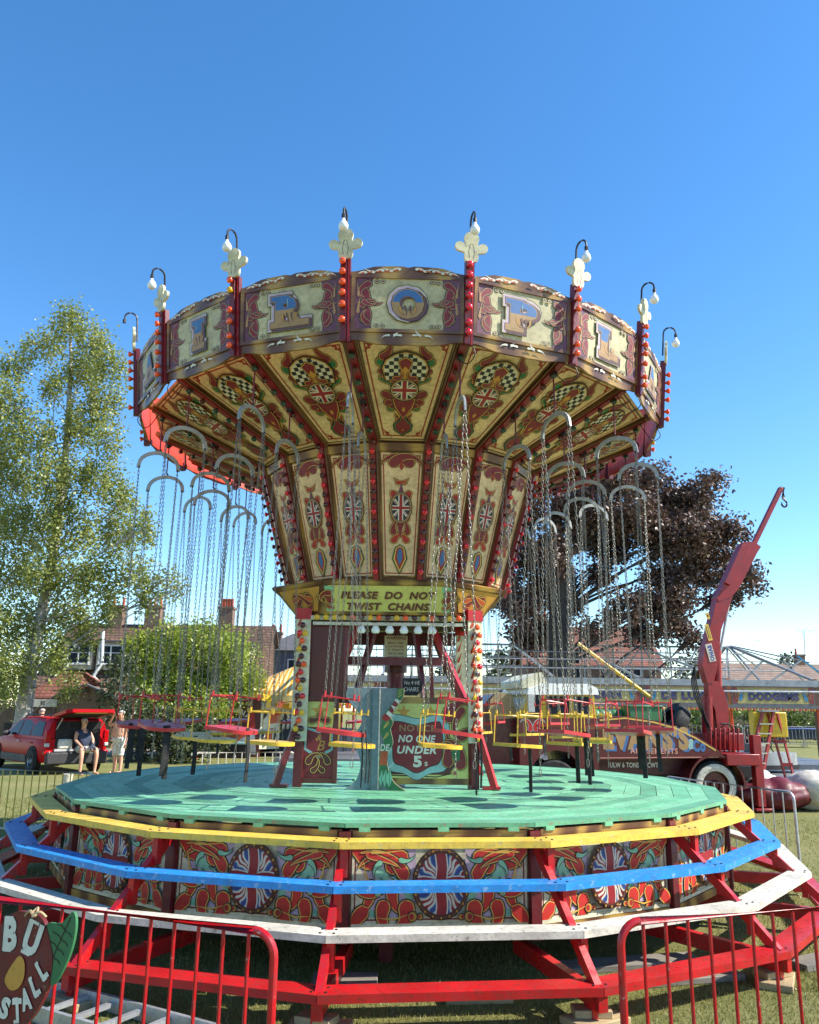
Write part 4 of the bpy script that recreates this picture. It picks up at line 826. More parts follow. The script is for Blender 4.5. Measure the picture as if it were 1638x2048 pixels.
o = bpy.data.objects.new('grass', quads_mesh('grass', q[0], q[1], q[2], None, 'blade', q[3], True)); C.objects.link(o); tag(o, 'short sunlit lawn grass around the ride', 'grass', None, 'stuff')
# ------------------------------------------------------------------ trees and plants
leafmat('birchleaf', [(.15, (.14, .18, .03, 1)), (.45, (.25, .285, .06, 1)), (.8, (.39, .40, .14, 1))], .7, .35)
leafmat('beechleaf', [(.15, (.045, .026, .02, 1)), (.5, (.11, .064, .046, 1)), (.85, (.24, .15, .10, 1))], .5, .15)
leafmat('bushleaf', [(.15, (.14, .20, .02, 1)), (.5, (.26, .33, .04, 1)), (.85, (.42, .44, .08, 1))], .8, .4)
leafmat('darkleaf', [(.15, (.02, .035, .012, 1)), (.5, (.05, .07, .025, 1)), (.85, (.11, .125, .05, 1))], .9, .2)
leafmat('hedgeleaf', [(.15, (.08, .13, .03, 1)), (.5, (.16, .23, .05, 1)), (.85, (.28, .33, .09, 1))], .9, .3)
leafmat('copperleaf', [(.15, (.03, .012, .012, 1)), (.5, (.08, .03, .028, 1)), (.85, (.16, .06, .05, 1))], .9, .2)
m, n, b_, l = nmat('birchbark'); v = coords(n, (2, 2, 7)); col = ramp(n, noise(n, v, 1.6, 8, .8), [(.38, (.05, .045, .04, 1)), (.47, (.36, .33, .29, 1)), (.8, (.60, .57, .52, 1))]); l.new(col, b_.inputs['Base Color']); b_.inputs['Roughness'].default_value = .8; bump(n, b_, noise(n, v, 6, 5), .6, .02)
m, n, b_, l = nmat('bark'); v = coords(n, (6, 6, 1)); col = ramp(n, noise(n, v, 2, 8, .7), [(.3, (.03, .026, .022, 1)), (.7, (.11, .09, .075, 1))]); l.new(col, b_.inputs['Base Color']); b_.inputs['Roughness'].default_value = .9; bump(n, b_, noise(n, v, 4, 5), .8, .03)
def leaf_quads(cen, per, spread, size, shade_c):
    n = len(cen)*per; P = np.repeat(cen, per, 0)+npr.normal(0, 1, (n, 3))*np.array(spread); sh = np.clip(np.repeat(shade_c, per)+npr.normal(0, .22, n), 0, 1)
    a = npr.normal(0, 1, (n, 3)); a[:, 2] *= .8; a /= np.linalg.norm(a, axis=1)[:, None]; c = np.cross(a, npr.normal(0, 1, (n, 3))); c /= np.linalg.norm(c, axis=1)[:, None]
    s_ = size*npr.uniform(.55, 1.2, n)[:, None]; return P-a*s_, P+c*s_*.55, P+a*s_, P-c*s_*.55, sh
def tree(name, label, cat, trunk, lobes, clus, per, spread, size, lm, bm, group=None, lr=.05, twigs=5, lean=.35):
    """trunk: [(x,y,z,r)], lobes: [(x,y,z,rx,ry,rz)]: limbs run from the trunk into every lobe, leaves fill the lobes"""
    base = V(trunk[0][:3]); root = empty(name, base); tag(root, label, cat, group); b = MB()
    tp = [V(t[:3])-base for t in trunk]
    b.tube([tuple(p) for p in tp], [t[3] for t in trunk], bm, 12); cen = []; sh = []
    for (x, y, z, rx, ry, rz) in lobes:
        c = V((x, y, z))-base; low = [p for p in tp if p.z < c.z-lean*abs((c-p).xy.length)] or [tp[-1] if len(tp) < 3 else tp[1]]
        s = max(low, key=lambda p: p.z); Ln = (c-s).length; mid = (s+c)/2+V((rnd.uniform(-1, 1), rnd.uniform(-1, 1), rnd.uniform(0, 1)))*Ln*.10; r0 = max(lr*.5, min(lr*2.2, lr*Ln*.4))
        b.tube(crv([s, mid, c], 4), [r0*(1-.11*i) for i in range(9)], bm, 6)
        k = int(clus*rx*rz); d = npr.normal(0, 1, (k, 3)); d /= np.linalg.norm(d, axis=1)[:, None]; rr = npr.uniform(.25, 1, k)**.55
        p = d*rr[:, None]*np.array((rx, ry, rz))*npr.uniform(.8, 1.12, k)[:, None]+np.array(c); cen.append(p); sh.append(np.clip(.45+npr.normal(0, .18, k), 0, 1))
        for q in p[:twigs]: b.tube([tuple(c*.6+mid*.4), tuple((c+V(q))/2+V((0, 0, .1))), tuple(q)], [r0*.35, r0*.22, r0*.08], bm, 4)
    b.build('trunk', root); cen = np.concatenate(cen); sh = np.concatenate(sh)
    o = bpy.data.objects.new('crown', quads_tree(cen, per, spread, size, sh, lm)); C.objects.link(o); o.parent = root
    return root
def quads_tree(cen, per, spread, size, sh, lm): q = leaf_quads(cen, per, spread, size, sh); return quads_mesh('crown', q[0], q[1], q[2], q[3], lm, q[4])
def px_lobes(L, Y, dy, squash=1.):
    out = []
    for (x, y, rx, ry) in L:
        D = Y+rnd.uniform(-dy, dy); p = at(x, y, D); s = D/F*1.0; out.append((p.x, p.y, p.z, rx*s, max(rx, ry)*s*squash, ry*s))
    return out
Yb = 34.
def px_trunk(L, Y): return [(*at(x, y, Y), r) for x, y, r in L]
bt = [(*V((at(38, 1490, Yb).x-.1, Yb, -.05)), .42)]+px_trunk([(46, 1440, .34), (58, 1350, .29), (78, 1250, .22), (105, 1120, .19), (128, 950, .15), (137, 830, .12), (142, 720, .08), (140, 650, .04)], Yb)
BL = [(135, 655, 42, 40), (185, 690, 42, 40), (85, 690, 38, 30), (215, 735, 38, 34), (160, 745, 50, 40), (30, 730, 40, 26), (110, 780, 30, 30), (205, 800, 42, 40), (20, 800, 50, 42), (165, 850, 52, 46), (60, 880, 62, 50), (220, 880, 24, 34), (-30, 880, 50, 60), (20, 960, 66, 52), (110, 960, 60, 56), (195, 960, 48, 46), (250, 1000, 36, 34), (-50, 1050, 60, 70), (50, 1050, 66, 56), (140, 1060, 64, 54), (225, 1070, 50, 46), (280, 1060, 26, 36), (10, 1150, 66, 56), (100, 1150, 60, 50), (190, 1150, 48, 46), (265, 1150, 40, 36), (320, 1165, 34, 18), (355, 1178, 24, 12), (-20, 1250, 60, 56), (60, 1250, 50, 48), (140, 1235, 44, 40), (215, 1215, 30, 34), (300, 1200, 26, 22), (20, 1340, 44, 46), (100, 1310, 40, 36), (-30, 1350, 40, 46), (175, 1265, 22, 30), (140, 1370, 20, 26)]
tree('birch_tree', 'tall pale-barked birch with drooping light green foliage at left', 'tree', bt, px_lobes(BL, Yb, 1.8), 46, 48, (.16, .16, .36), .082, 'birchleaf', 'birchbark', lr=.026, twigs=6)
Yp = 42.
pt = [(at(1118, 1400, Yp).x, Yp, -.1, .8)]+px_trunk([(1118, 1330, .62), (1118, 1230, .52), (1116, 1120, .44), (1112, 1040, .34), (1120, 970, .2)], Yp)
PL = [(1230, 945, 50, 30), (1180, 1060, 50, 44), (1300, 1050, 50, 44), (1370, 1075, 50, 40), (1020, 1090, 30, 60), (1100, 1110, 44, 50), (1010, 1180, 26, 50), (1130, 940, 50, 40), (1210, 960, 60, 42), (1290, 965, 60, 36), (1060, 1010, 40, 50), (1160, 1020, 60, 46), (1260, 1030, 66, 48), (1350, 1010, 60, 46), (1400, 990, 36, 30), (1425, 960, 18, 24), (1400, 1060, 58, 42), (1465, 1060, 40, 26), (1330, 1085, 60, 40), (1230, 1100, 44, 34), (1050, 1110, 34, 46), (1085, 1180, 40, 44), (1430, 1110, 50, 34), (1390, 1140, 50, 38), (1480, 1150, 40, 24), (1510, 1170, 20, 16), (1330, 1150, 44, 32), (1250, 1215, 36, 26), (1040, 1210, 30, 50), (1310, 1215, 46, 36), (1360, 1200, 40, 34), (1290, 1265, 36, 26), (1345, 1255, 34, 26), (1445, 1200, 34, 24), (1060, 1270, 40, 44), (1130, 1200, 26, 60), (1380, 1280, 16, 24), (1200, 1150, 30, 24), (1180, 1260, 22, 16)]
tree('beech_tree', 'large dark purple-leaved copper beech behind the dodgem frame', 'tree', pt, px_lobes(PL, Yp, 2.4), 32, 60, (.30, .30, .26), .125, 'beechleaf', 'bark', lr=.05, twigs=6)
b0 = at(395, 1500, 33); 
GL = [(380, 1268, 80, 26), (290, 1290, 50, 30), (470, 1300, 46, 34), (330, 1300, 60, 36), (430, 1300, 60, 34), (290, 1340, 50, 40), (380, 1340, 80, 44), (470, 1350, 52, 44), (330, 1385, 60, 38), (430, 1390, 70, 40), (500, 1385, 28, 34), (390, 1420, 80, 30)]
tree('leafy_tree', 'bright yellow-green rounded tree in front of the long brown-roofed house', 'tree', [(b0.x, 33, 0, .22), (b0.x, 33, 1.2, .18), (b0.x+.1, 33, 2.6, .12), (b0.x, 33, 3.8, .05)], px_lobes(GL, 33, 1.2), 46, 54, (.2, .2, .2), .085, 'bushleaf', 'bark', lr=.025)
DL = [(225, 1400, 36, 34), (260, 1440, 50, 44), (330, 1450, 50, 40), (300, 1490, 60, 36), (370, 1480, 44, 36), (240, 1340, 26, 40), (420, 1470, 40, 40), (350, 1510, 50, 20)]
b1 = at(320, 1520, 29.5)
tree('dark_shrub', 'dark grey-green bushy shrub growing beside the shirtless man', 'shrub', [(b1.x, 29.5, 0, .12), (b1.x, 29.5, .8, .09), (b1.x-.3, 29.5, 1.8, .05)], px_lobes(DL, 29.5, .8), 44, 44, (.18, .18, .18), .078, 'darkleaf', 'bark', lr=.02)
b2 = at(5, 1440, 43)
tree('garden_tree', 'light green garden tree behind the lattice fence at far left', 'tree', [(b2.x, 43, 0, .15), (b2.x, 43, 1.5, .1), (b2.x, 43, 3, .05)], px_lobes([(0, 1370, 40, 36), (30, 1400, 26, 26), (-40, 1390, 40, 40)], 43, .8), 20, 26, (.25, .25, .25), .12, 'hedgeleaf', 'bark', lr=.03)
for nm, lab, x0, x1, yt, Y, lm in (('hedge', 'clipped bright green hedge behind the dodgem floor', 1335, 1660, 1405, 58, 'hedgeleaf'), ('shrub_border', 'low dark copper-red shrubs before the green hedge', 1340, 1560, 1452, 54, 'copperleaf')):
    L_ = [(x, yt+22, 26, 20) for x in range(x0, x1, 30)]+[(x+12, yt+50, 26, 20) for x in range(x0, x1, 34)]
    c = at((x0+x1)/2, 1480, Y); tree(nm, lab, 'hedge', [(c.x, Y, 0, .1), (c.x, Y, .6, .06), (c.x, Y, 1, .03)], px_lobes(L_, Y, .3, .8), 16, 30, (.25, .25, .22), .13, lm, 'bark', lr=.02, twigs=1)
for i, (x, y, Y, rx, ry, lab) in enumerate(((1395, 1335, 80, 60, 20, 'distant green tree seen through the dodgem roof bars'), (1010, 1330, 75, 40, 40, 'dark green tree far behind the white truck cab'), (1570, 1312, 110, 20, 10, 'tiny dark treetop on skyline left of the aerial'), (905, 1340, 70, 40, 34, 'dim green tree seen through the kiosk opening'))):
    c = at(x, 1440, Y); tree('distant_tree', lab, 'tree', [(c.x, Y, 0, .3), (c.x, Y, 2, .25), (c.x, Y, 4, .1)], px_lobes([(x-rx*.4, y+4, rx*.6, ry), (x+rx*.4, y+2, rx*.6, ry*.8), (x, y, rx*.6, ry)], Y, 1), 5, 30, (.4, .4, .4), .25, 'darkleaf', 'bark', lr=.05)

# ------------------------------------------------------------------ houses, fences
tiles('rooftile', (104, 78, 62), (130, 100, 80), .26, .17, .02, (58, 42, 36)); tiles('redtile', (132, 80, 64), (156, 98, 78), .25, .16, .02, (90, 52, 40)); tiles('brick', (112, 78, 64), (134, 96, 78), .23, .075, .008, (150, 136, 120)); tiles('tilehung', (140, 116, 100), (168, 142, 124), .24, .16, .02, (90, 76, 66))
paint('render', (216, 204, 184), .85, .1); paint('greywall', (92, 102, 122), .7, .1); paint('slate', (96, 94, 96), .7, .1); paint('pot', (190, 84, 50), .7); glassmat('windowglass', (24, 34, 48), .06); MATS['windowglass'].node_tree.nodes['Principled BSDF'].inputs['IOR'].default_value = 1.22; paint('frame', (232, 232, 230), .4)
def window(b_parent, x, y, z, wd, h, n=2, nm='window'):
    b = MB(); b.box((x, y, z), (wd, .03, h), 'windowglass'); f = b.build(nm, b_parent)
    b = MB(); t = .07
    for i in range(n+1): b.box((x-wd/2+wd*i/n, y-.03, z), (t, .06, h+t), 'frame')
    for s_ in (-1, 0.2, 1): b.box((x, y-.028, z+s_*h/2), (wd, .05, t*(.6 if s_ == .2 else 1)), 'frame')
    b.box((x, y-.07, z-h/2-.05), (wd+.14, .14, .05), 'frame'); b.build('window_frame', f)
def chimney(p, x, y, z, sx, sy, h, pots):
    b = MB(); b.box((x, y, z+h/2), (sx, sy, h), 'brick'); b.box((x, y, z+h-.08), (sx+.12, sy+.12, .14), 'brick'); c = b.build('chimney', p)
    for i in range(pots):
        g = MB(); g.lathe([(.09, 0), (.075, .42), (.09, .44), (.09, .5), (.06, .5)], 'pot', M.Translation((x-sx*.36+sx*.72*i/max(1, pots-1), y, z+h)), 10); g.build('chimney_pot', c)
def gable_roof(b, x0, x1, y0, y1, ze, zr, m, yr=None, over=.25):
    yr = yr or (y0+y1)/2; k = (zr-ze)/(yr-y0)
    b.prism([(y0-over, ze-over*k), (yr, zr), (y1+over, ze-over*k), (y1+over, ze-over*k-.14), (yr, zr-.14), (y0-over, ze-over*k-.14)], x1-x0+2*over, m, M(((0, 0, 1, x0-over), (1, 0, 0, 0), (0, 1, 0, 0), (0, 0, 0, 1))))
# long brown-roofed terrace
h1 = empty('terrace_house', (-14, 50, 0)); tag(h1, 'long house with steep brown tiled roof, dormer windows and three brick chimneys', 'house')
b = MB(); b.prism([(-4.6, 0), (4.6, 0), (4.6, 3.0), (0, 6.55), (-4.6, 3.0)], 12.0, 'rooftile', M(((0, 0, 1, -6.3), (1, 0, 0, 0), (0, 1, 0, 0), (0, 0, 0, 1)))); b.build('wall', h1)
b = MB(); gable_roof(b, -6.3, 5.7, -4.6, 4.6, 3.05, 6.72, 'rooftile'); rf = b.build('roof', h1)
for px_, n_, w_ in ((235, 2, .8), (308, 3, .95), (453, 5, .85)): p = at(px_, 1240, 50); chimney(rf, p.x+14, 0, 6.1, w_, .8, 1.75, n_)
for px_, wd in ((238, 1.9), (163, 1.2), (478, 1.0)):
    p = at(px_, 1312, 46.2); x_ = p.x+14; b = MB(); b.box((x_, -3.1, 4.55), (wd+.3, 2.2, 1.5), 'render'); b.box((x_, -3.1, 5.34), (wd+.5, 2.5, .12), 'slate'); d_ = b.build('dormer', h1); window(d_, x_, -4.22, 4.62, wd, 1.0, 3 if wd > 1.5 else 2)
b = MB(); p = [at(206, 1262, 45.2), at(204, 1325, 45.2), at(187, 1352, 45.2), at(196, 1362, 45.2), at(190, 1395, 45.2)]; b.tube([(q.x+14, q.y-50, q.z) for q in p], .09, 'frame', 6); b.build('drainpipe', h1)
h2 = empty('outbuilding', (at(140, 1480, 41).x, 41, 0)); tag(h2, 'small outbuilding with sloping orange-red tiled roof beside the birch', 'house')
b = MB(); b.box((0, 0, 1.1), (4.2, 3, 2.2), 'brick'); b.build('wall', h2); b = MB(); b.prism([(-1.9, 0), (1.9, 0), (.3, 1.75), (-.3, 1.75)], -.1, 'redtile', frame((0, -1.7, 2.2), (1, 0, 0), (0, 1.6, 1.75))); b.prism([(-2.1, 0), (2.1, 0), (.3, 1.75), (-.3, 1.75)], -.1, 'redtile', frame((0, 1.6, 2.2), (-1, 0, 0), (0, -1.6, 1.75))); b.build('roof', h2)
h3 = empty('shed', (at(165, 1480, 38.5).x, 38.5, 0)); tag(h3, 'dark timber shed with shallow gabled roof above the red car', 'shed')
b = MB(); b.prism([(-1.3, 0), (1.3, 0), (1.3, 2.25), (0, 2.75), (-1.3, 2.25)], 3, 'fencewood', frame((0, 0, 0), (1, 0, 0), (0, 0, 1)) @ M.Translation((0, 0, -3))); b.build('wall', h3)
b = MB(); b.beam((-1.5, -.15, 2.2), (0, -.15, 2.82), .4, .06, 'slate'); b.beam((1.5, -.15, 2.2), (0, -.15, 2.82), .4, .06, 'slate'); b.beam((-.75, -.2, 2.5), (-.75, 3, 2.5), 1.6, .05, 'slate'); b.build('roof', h3)
gx = at(570, 1400, 54); h4 = empty('grey_house', (gx.x, 54, 0)); tag(h4, 'grey-blue rendered house with hipped slate roof left of the kiosk', 'house')
b = MB(); b.box((.4, 0, 2.7), (3.2, 5, 5.4), 'greywall'); b.box((-1.9, 1, 2.1), (1.6, 4, 4.2), 'slate'); b.build('wall', h4)
b = MB(); b.add([(-1.5, -2.8, 5.35), (2.3, -2.8, 5.35), (2.3, 2.8, 5.35), (-1.5, 2.8, 5.35), (.4, -.4, 6.6), (.4, .4, 6.6)], [(0, 1, 4), (1, 2, 5, 4), (2, 3, 5), (3, 0, 4, 5), (3, 2, 1, 0)], 'slate'); r4 = b.build('roof', h4)
chimney(r4, -.9, 1, 5.7, .7, .6, 1.1, 2); window(h4, .9, -2.52, 4.05, .9, 1.5); window(h4, -1.9, -1.02, 3.2, .9, .9)
rx = at(1165, 1400, 62); h5 = empty('brick_house', (rx.x, 62, 0)); tag(h5, 'red brick house with tiled roof and white windows behind the copper beech', 'house')
b = MB(); b.box((0, 0, 2.6), (9.5, 8, 5.2), 'brick'); b.build('wall', h5); b = MB(); gable_roof(b, -4.75, 4.75, -4, 4, 5.2, 8.1, 'redtile'); r5 = b.build('roof', h5)
chimney(r5, 2.4, 0, 7.4, 1.0, .7, 1.8, 2); chimney(r5, -3.0, 0, 7.4, 1.0, .7, 1.6, 2); window(h5, -1.9, -4.02, 4.9, 1.9, 1.6, 3); window(h5, 2.6, -4.02, 4.2, 1.4, 1.3)
fx = at(1545, 1400, 70); h6 = empty('tile_hung_house', (fx.x, 70, 0)); tag(h6, 'pale tile-hung house seen through dodgem roof bars at right', 'house')
b = MB(); b.box((0, 0, 2.2), (11, 8, 4.4), 'tilehung'); b.build('wall', h6); b = MB(); gable_roof(b, -5.5, 5.5, -4, 4, 4.3, 6.0, 'tilehung'); r6 = b.build('roof', h6); chimney(r6, 2.6, 0, 5.6, .7, .6, 1.2, 1); window(h6, 1.2, -4.02, 3.6, 1.2, 1.0)
b = MB(); p = at(1610, 1320, 70); q = at(1608, 1262, 70); b.tube([p, q], .04, 'alu', 5)
for i in range(5): b.tube([q+V((-.5+i*.35, 0, .12)), q+V((-.5+i*.35, 0, -.3 if i % 2 else .3))], .018, 'alu', 4)
b.tube([q+V((-.6, 0, .02)), q+V((1.2, 0, .05))], .02, 'alu', 4); o = b.build('aerial'); tag(o, 'thin television aerial on a mast above the right-hand chimney', 'aerial')
fe = empty('board_fence', (at(250, 1450, 39.8).x, 39.8, 0)); tag(fe, 'dark close-boarded wooden fence behind the red car', 'fence')
b = MB(); 
for i in range(60): b.box((-6.8+i*.16, 0, .86), (.155, .02+.012*(i % 2), 1.72), 'fencewood')
b.box((-2, 0, 1.74), (9.8, .08, .05), 'fencewood'); b.build('boards', fe)
for i in range(5):
    b = MB(); b.box((-6.8+i*2.4, .06, .9), (.1, .1, 1.8), 'fencewood'); b.build('post', fe)
b = MB(); s_ = at(132, 1428, 39.7); b.box((s_.x-fe.location.x, -.03, 1.5), (.28, .02, .34), 'yellow'); b.build('warning_plate', fe)
lf = empty('lattice_fence', (at(10, 1450, 41).x, 41, 0)); tag(lf, 'pale weathered fence with lattice top at far left', 'fence')
b = MB(); 
for i in range(16): b.box((-1.6+i*.16, 0, .8), (.15, .02, 1.6), 'greywood')
b.build('boards', lf); b = MB()
for i in range(14): b.beam((-1.6+i*.19, 0, 1.6), (-1.45+i*.19, 0, 1.95), .03, .02, 'greywood'); b.beam((-1.45+i*.19, .02, 1.6), (-1.6+i*.19, .02, 1.95), .03, .02, 'greywood')
b.box((-.3, 0, 1.97), (2.7, .05, .05), 'greywood'); b.build('lattice', lf)
s_ = at(88, 1406, 39.3); b = MB(); T = frame(s_, (1, 0, 0), (0, 0, 1)); b.box((0, 0, 0), (1.25, .36, .05), 'white', T); a = Art(b, T, .03); a.text('98', -.05, 0, .22, .2, 'ink', .02); b.beam((-.5, -.18, 0), (-.5, -2, 0), .06, .06, 'greywood', T); b.beam((.5, -.18, 0), (.5, -2, 0), .06, .06, 'greywood', T); tag(b.build('notice_board'), 'white board numbered 98 on posts behind the birch trunk', 'sign')
b = MB(); p = at(24, 1460, 39); b.box((p.x, 39, .5), (.5, .5, 1.0), 'iron', None, 1.1); b.box((p.x, 39, 1.03), (.6, .6, .08), 'iron'); tag(b.build('wheelie_bin', bev=.02), 'dark wheeled bin standing by the lattice fence at left', 'bin')
# one small cloud low on the right
m, n, b_, l = nmat('cloud'); v = coords(n); l.new(ramp(n, noise(n, v, .01, 3), [(.2, (.9, .9, .92, 1)), (.8, (1, 1, 1, 1))]), b_.inputs['Base Color']); b_.inputs['Roughness'].default_value = 1; b_.inputs['Alpha'].default_value = .10; tr_ = n.nodes.new('ShaderNodeBsdfTranslucent'); mx_ = n.nodes.new('ShaderNodeMixShader'); tt_ = n.nodes.new('ShaderNodeBsdfTransparent'); mx_.inputs[0].default_value = .14; l.new(tt_.outputs[0], mx_.inputs[1]); l.new(tr_.outputs[0], mx_.inputs[2]); l.new(mx_.outputs[0], n.nodes['Material Output'].inputs[0])
b = MB(); cb = at(1528, 1284, 900)
for i in range(12): b.ball((cb.x+rnd.uniform(-24, 26), 900+rnd.uniform(-15, 15), cb.z+rnd.uniform(-3, 3)), (rnd.uniform(9, 20), 14, rnd.uniform(2.2, 4.5)), 'cloud', None, 14, 8)
tag(b.build('cloud', sm=180), 'small thin white cloud low in the sky at right', 'cloud', None, 'structure')
# ------------------------------------------------------------------ dodgem track
paint('truss', (168, 170, 172), .4, .2, metal=.4); paint('signyellow', (206, 186, 112), .5, .3); paint('plate', (128, 128, 130), .45, .3, metal=.4, sc=1.5); paint('postorange', (206, 110, 40), .5, .2); paint('signred', (158, 66, 60), .5, .2); paint('fadedblue', (74, 78, 124), .6, .3); paint('signblue', (60, 150, 190), .5, .2); paint('eavegrey', (120, 118, 116), .5, .2, metal=.3)
DX = lambda x, Y: at(x, 1400, Y).x
dg = empty('dodgem_track', (DX(1390, 32), 32, 0)); tag(dg, 'dodgem track with bare grey steel roof frame and painted yellow name boards', 'dodgem track')
ox, oy = dg.location.x, 32
def dpart(name, b, par=None): return b.build(name, par or dg)
BAY = 3.34; X1 = DX(1634, 32)-ox; nb = 6; ZE, ZTOP = 2.92, 3.16; YR, ZR = 12.5, 5.35
words = ['', 'MODERN', '', 'SUPER', 'MODERN', 'DE LUXE', 'DODGEMS']; words = ['', '', 'CARS', 'MODERN', 'DE LUXE', 'DODGEMS']
XR = DX(1462, 44.5)-ox
for i in range(nb):
    xa, xb = X1-(nb-i)*BAY, X1-(nb-i-1)*BAY; xc = (xa+xb)/2
    T = frame((xc, 0, 2.20), (1, 0, 0), (0, 0, 1)); b = MB(); b.box((0, .36, -.02), (BAY-.16, .74, .03), 'eavegrey', T); a = Art(b, T, -.003, 4e-4); h = BAY/2-.12
    a.rect(-h, .06, h, .68, 'signyellow'); a.rect(-h, .62, h, .68, 'tan')
    for sx in (1, -1): a.sx = sx; a.poly([(-h, .06), (-h+.16, .06), (-h+.24, .35), (-h+.16, .68), (-h, .68)], 'signred'); a.curl(-h+.28, .16, 90, .5, -3, 4, .16, ('ink', 'goldline', 'signblue'), .014); a.curl(-h+.16, .2, 80, .4, 4, -4, .10, ('ink', 'goldline', 'signred'), .014)
    a.sx = 1; t = words[i]
    if t:
        wd = min(2.1, .3*len(t)); 
        for dx, dy, m in ((.035, -.035, 'umber'), (0, 0, 'fadedblue')): a.text(t, dx, .34+dy, wd*.92, .30, m, .05)
    dpart('name_board', b)
    b = MB(); b.box((xb, .1, 1.75), (.15, .15, 2.9), 'postorange' if i in (4,) else 'umber'); p_ = dpart('post', b)
    g = MB(); 
    for j in range(22):
        for s_ in (-1, 1): g.lathe([(.02, 0), (.03, .03), (.01, .05)], 'bulborange', M.Translation((xb+s_*.035, .02, .5+j*.075)) @ M.Rotation(math.pi/2, 4, 'X'), 6)
    if i >= 4: o = dpart('bulb', g, p_); o['kind'] = 'stuff'
b = MB(); L0 = X1-nb*BAY
b.box(((L0+X1)/2, .0, 3.03), (X1-L0+.2, .12, .24), 'truss'); b.box(((L0+X1)/2, .05, 2.14), (X1-L0+.2, .16, .12), 'eavegrey'); b.box(((L0+X1)/2, 24, 3.0), (X1-L0, .12, .24), 'truss'); b.box((X1, 12, 3.0), (.12, 24, .24), 'truss'); b.box((L0, 12, 3.0), (.12, 24, .24), 'truss'); dpart('eaves_beam', b)
g = MB(); npn = int((X1-L0)/.11)
for i in range(npn): g.lathe([(.03, 0), (.045, -.05), (.015, -.09)], 'bulbyellow' if i % 2 else 'bulborange', M.Translation((L0+i*.11, -.02, 2.08)), 5)
o = dpart('fringe_bulb', g); o['kind'] = 'stuff'
b = MB(); b.tube([(L0, -1.0, 2.62), (X1+.6, -1.0, 2.70)], .035, 'alu', 8); dpart('steel_pole', b)
b = MB(); r_ = lambda p, q, w_=.07: b.beam(p, q, w_, w_, 'truss')
for z_, w_ in ((ZR, .10), (4.72, .07), (4.22, .07)): r_((L0+3, YR, z_), (XR, YR, z_), w_)
xs_ = np.linspace(L0+3, XR, 13)
for i, x in enumerate(xs_):
    r_((x, YR, ZR), (x, YR, 3.1))
    if i < 12: r_((x, YR, ZR) if i % 2 else (x, YR, 3.2), (xs_[i+1], YR, 3.2) if i % 2 else (xs_[i+1], YR, ZR), .06)
dpart('ridge_truss', b)
for i in range(nb):
    x = X1-(nb-i)*BAY; xr_ = min(x, XR); b = MB(); b.beam((xr_, YR, ZR), (x, -.05, 3.1), .07, .09, 'truss'); b.beam((xr_, YR, ZR), (x, 24, 3.1), .07, .09, 'truss'); dpart('rafter', b)
for i in range(6):
    b = MB(); y_ = i*4.6; b.beam((XR, YR+(i-2.5)*.25, ZR), (X1, y_, 3.12), .07, .09, 'truss'); dpart('rafter', b)
for i in range(5):
    b = MB(); y_ = 2+i*4; b.beam((XR+.1, YR-.3+i*.15, ZR+.06), (X1+4, YR-4+i*1.9, 4.35), .08, .06, 'truss'); dpart('rafter', b)
for i in range(3):
    t = (i+1)/4; b = MB(); zz = 3.1+(ZR-3.1)*t; b.tube([(L0, YR*t, zz), (X1-(X1-XR)*t, YR*t, zz)], .03, 'truss', 6); dpart('purlin', b)
for i, (xa, xb, m) in enumerate(((XR-.4, XR+1.6, 'truss'), (XR+1.9, XR+.7, 'truss'), (XR+1.4, XR+3.3, 'signblue'), (XR-1.6, XR-.2, 'truss'))):
    b = MB(); b.beam((xa, YR*.6, 4.6 if m == 'signblue' else 3.1), (xb, YR*.6, 3.1 if m == 'signblue' else 4.4), .06, .08, m); dpart('brace', b)
b = MB(); b.box(((L0+X1)/2, 11.0, .05), (X1-L0+.6, 27, .26), 'plate'); dpart('floor', b)
b = MB()
for i in range(10): b.box((X1-6+i*1.22, -5.0, .015), (1.2, 6.6, .03), 'plate')
tag(b.build('floor_plate', None, (ox, oy, 0)), 'grey metal floor plates laid on grass before the dodgem track', 'floor plates', None, 'structure')
for i, (x0, x1) in enumerate(((1335, 1480), (1486, 1600), (1606, 1700))):
    barrier((DX(x0, 46), 46+i*.2), (DX(x1, 46), 46), 1.05, 16, 'truss', .025, ('grey crowd barrier behind the dodgem floor nearest the crane', 'grey crowd barrier behind the red stepladder at the dodgem floor', 'grey crowd barrier at the far right of the dodgem floor')[i], .17)
b = MB(); p = at(1590, 1492, 49); b.box((p.x, 49, .75), (2.6, 1.2, .6), 'navy'); b.box((p.x, 49, 1.05), (2.7, 1.3, .08), 'lblue'); tag(b.build('covered_car', bev=.15), 'dark blue covered dodgem car behind the far barriers', 'dodgem car')
dc = empty('dodgem_car', (*at(1540, 1530, 28).xy, .03)); dc.rotation_euler.z = .3; tag(dc, 'silver and cream dodgem car parked behind the red stepladder', 'dodgem car')
b = MB(); pr_ = [(x, y) for x, y, _ in crv([(-.85, -.5, 0), (.5, -.52, 0), (.95, -.3, 0), (.95, .3, 0), (.5, .52, 0), (-.85, .5, 0)], 4, True)]
b.prism(pr_, .14, 'rubber', M.Translation((0, 0, .10))); b.build('bumper', dc, bev=.03)
b = MB(); b.prism([(x*.9, y*.9) for x, y in pr_], .38, 'galv', M.Translation((0, 0, .24))); b.box((-.55, 0, .75), (.3, .8, .3), 'greywood'); b.build('body', dc, bev=.06)
b = MB(); b.tube([(.2, .0, .6), (.05, 0, .85)], .02, 'iron', 6); b.tube([(.03+.02*math.cos(t), .14*math.cos(t), .86+.14*math.sin(t)) for t in [i*math.pi/6 for i in range(12)]], .014, 'rubber', 6, closed=True); b.build('steering_wheel', dc)

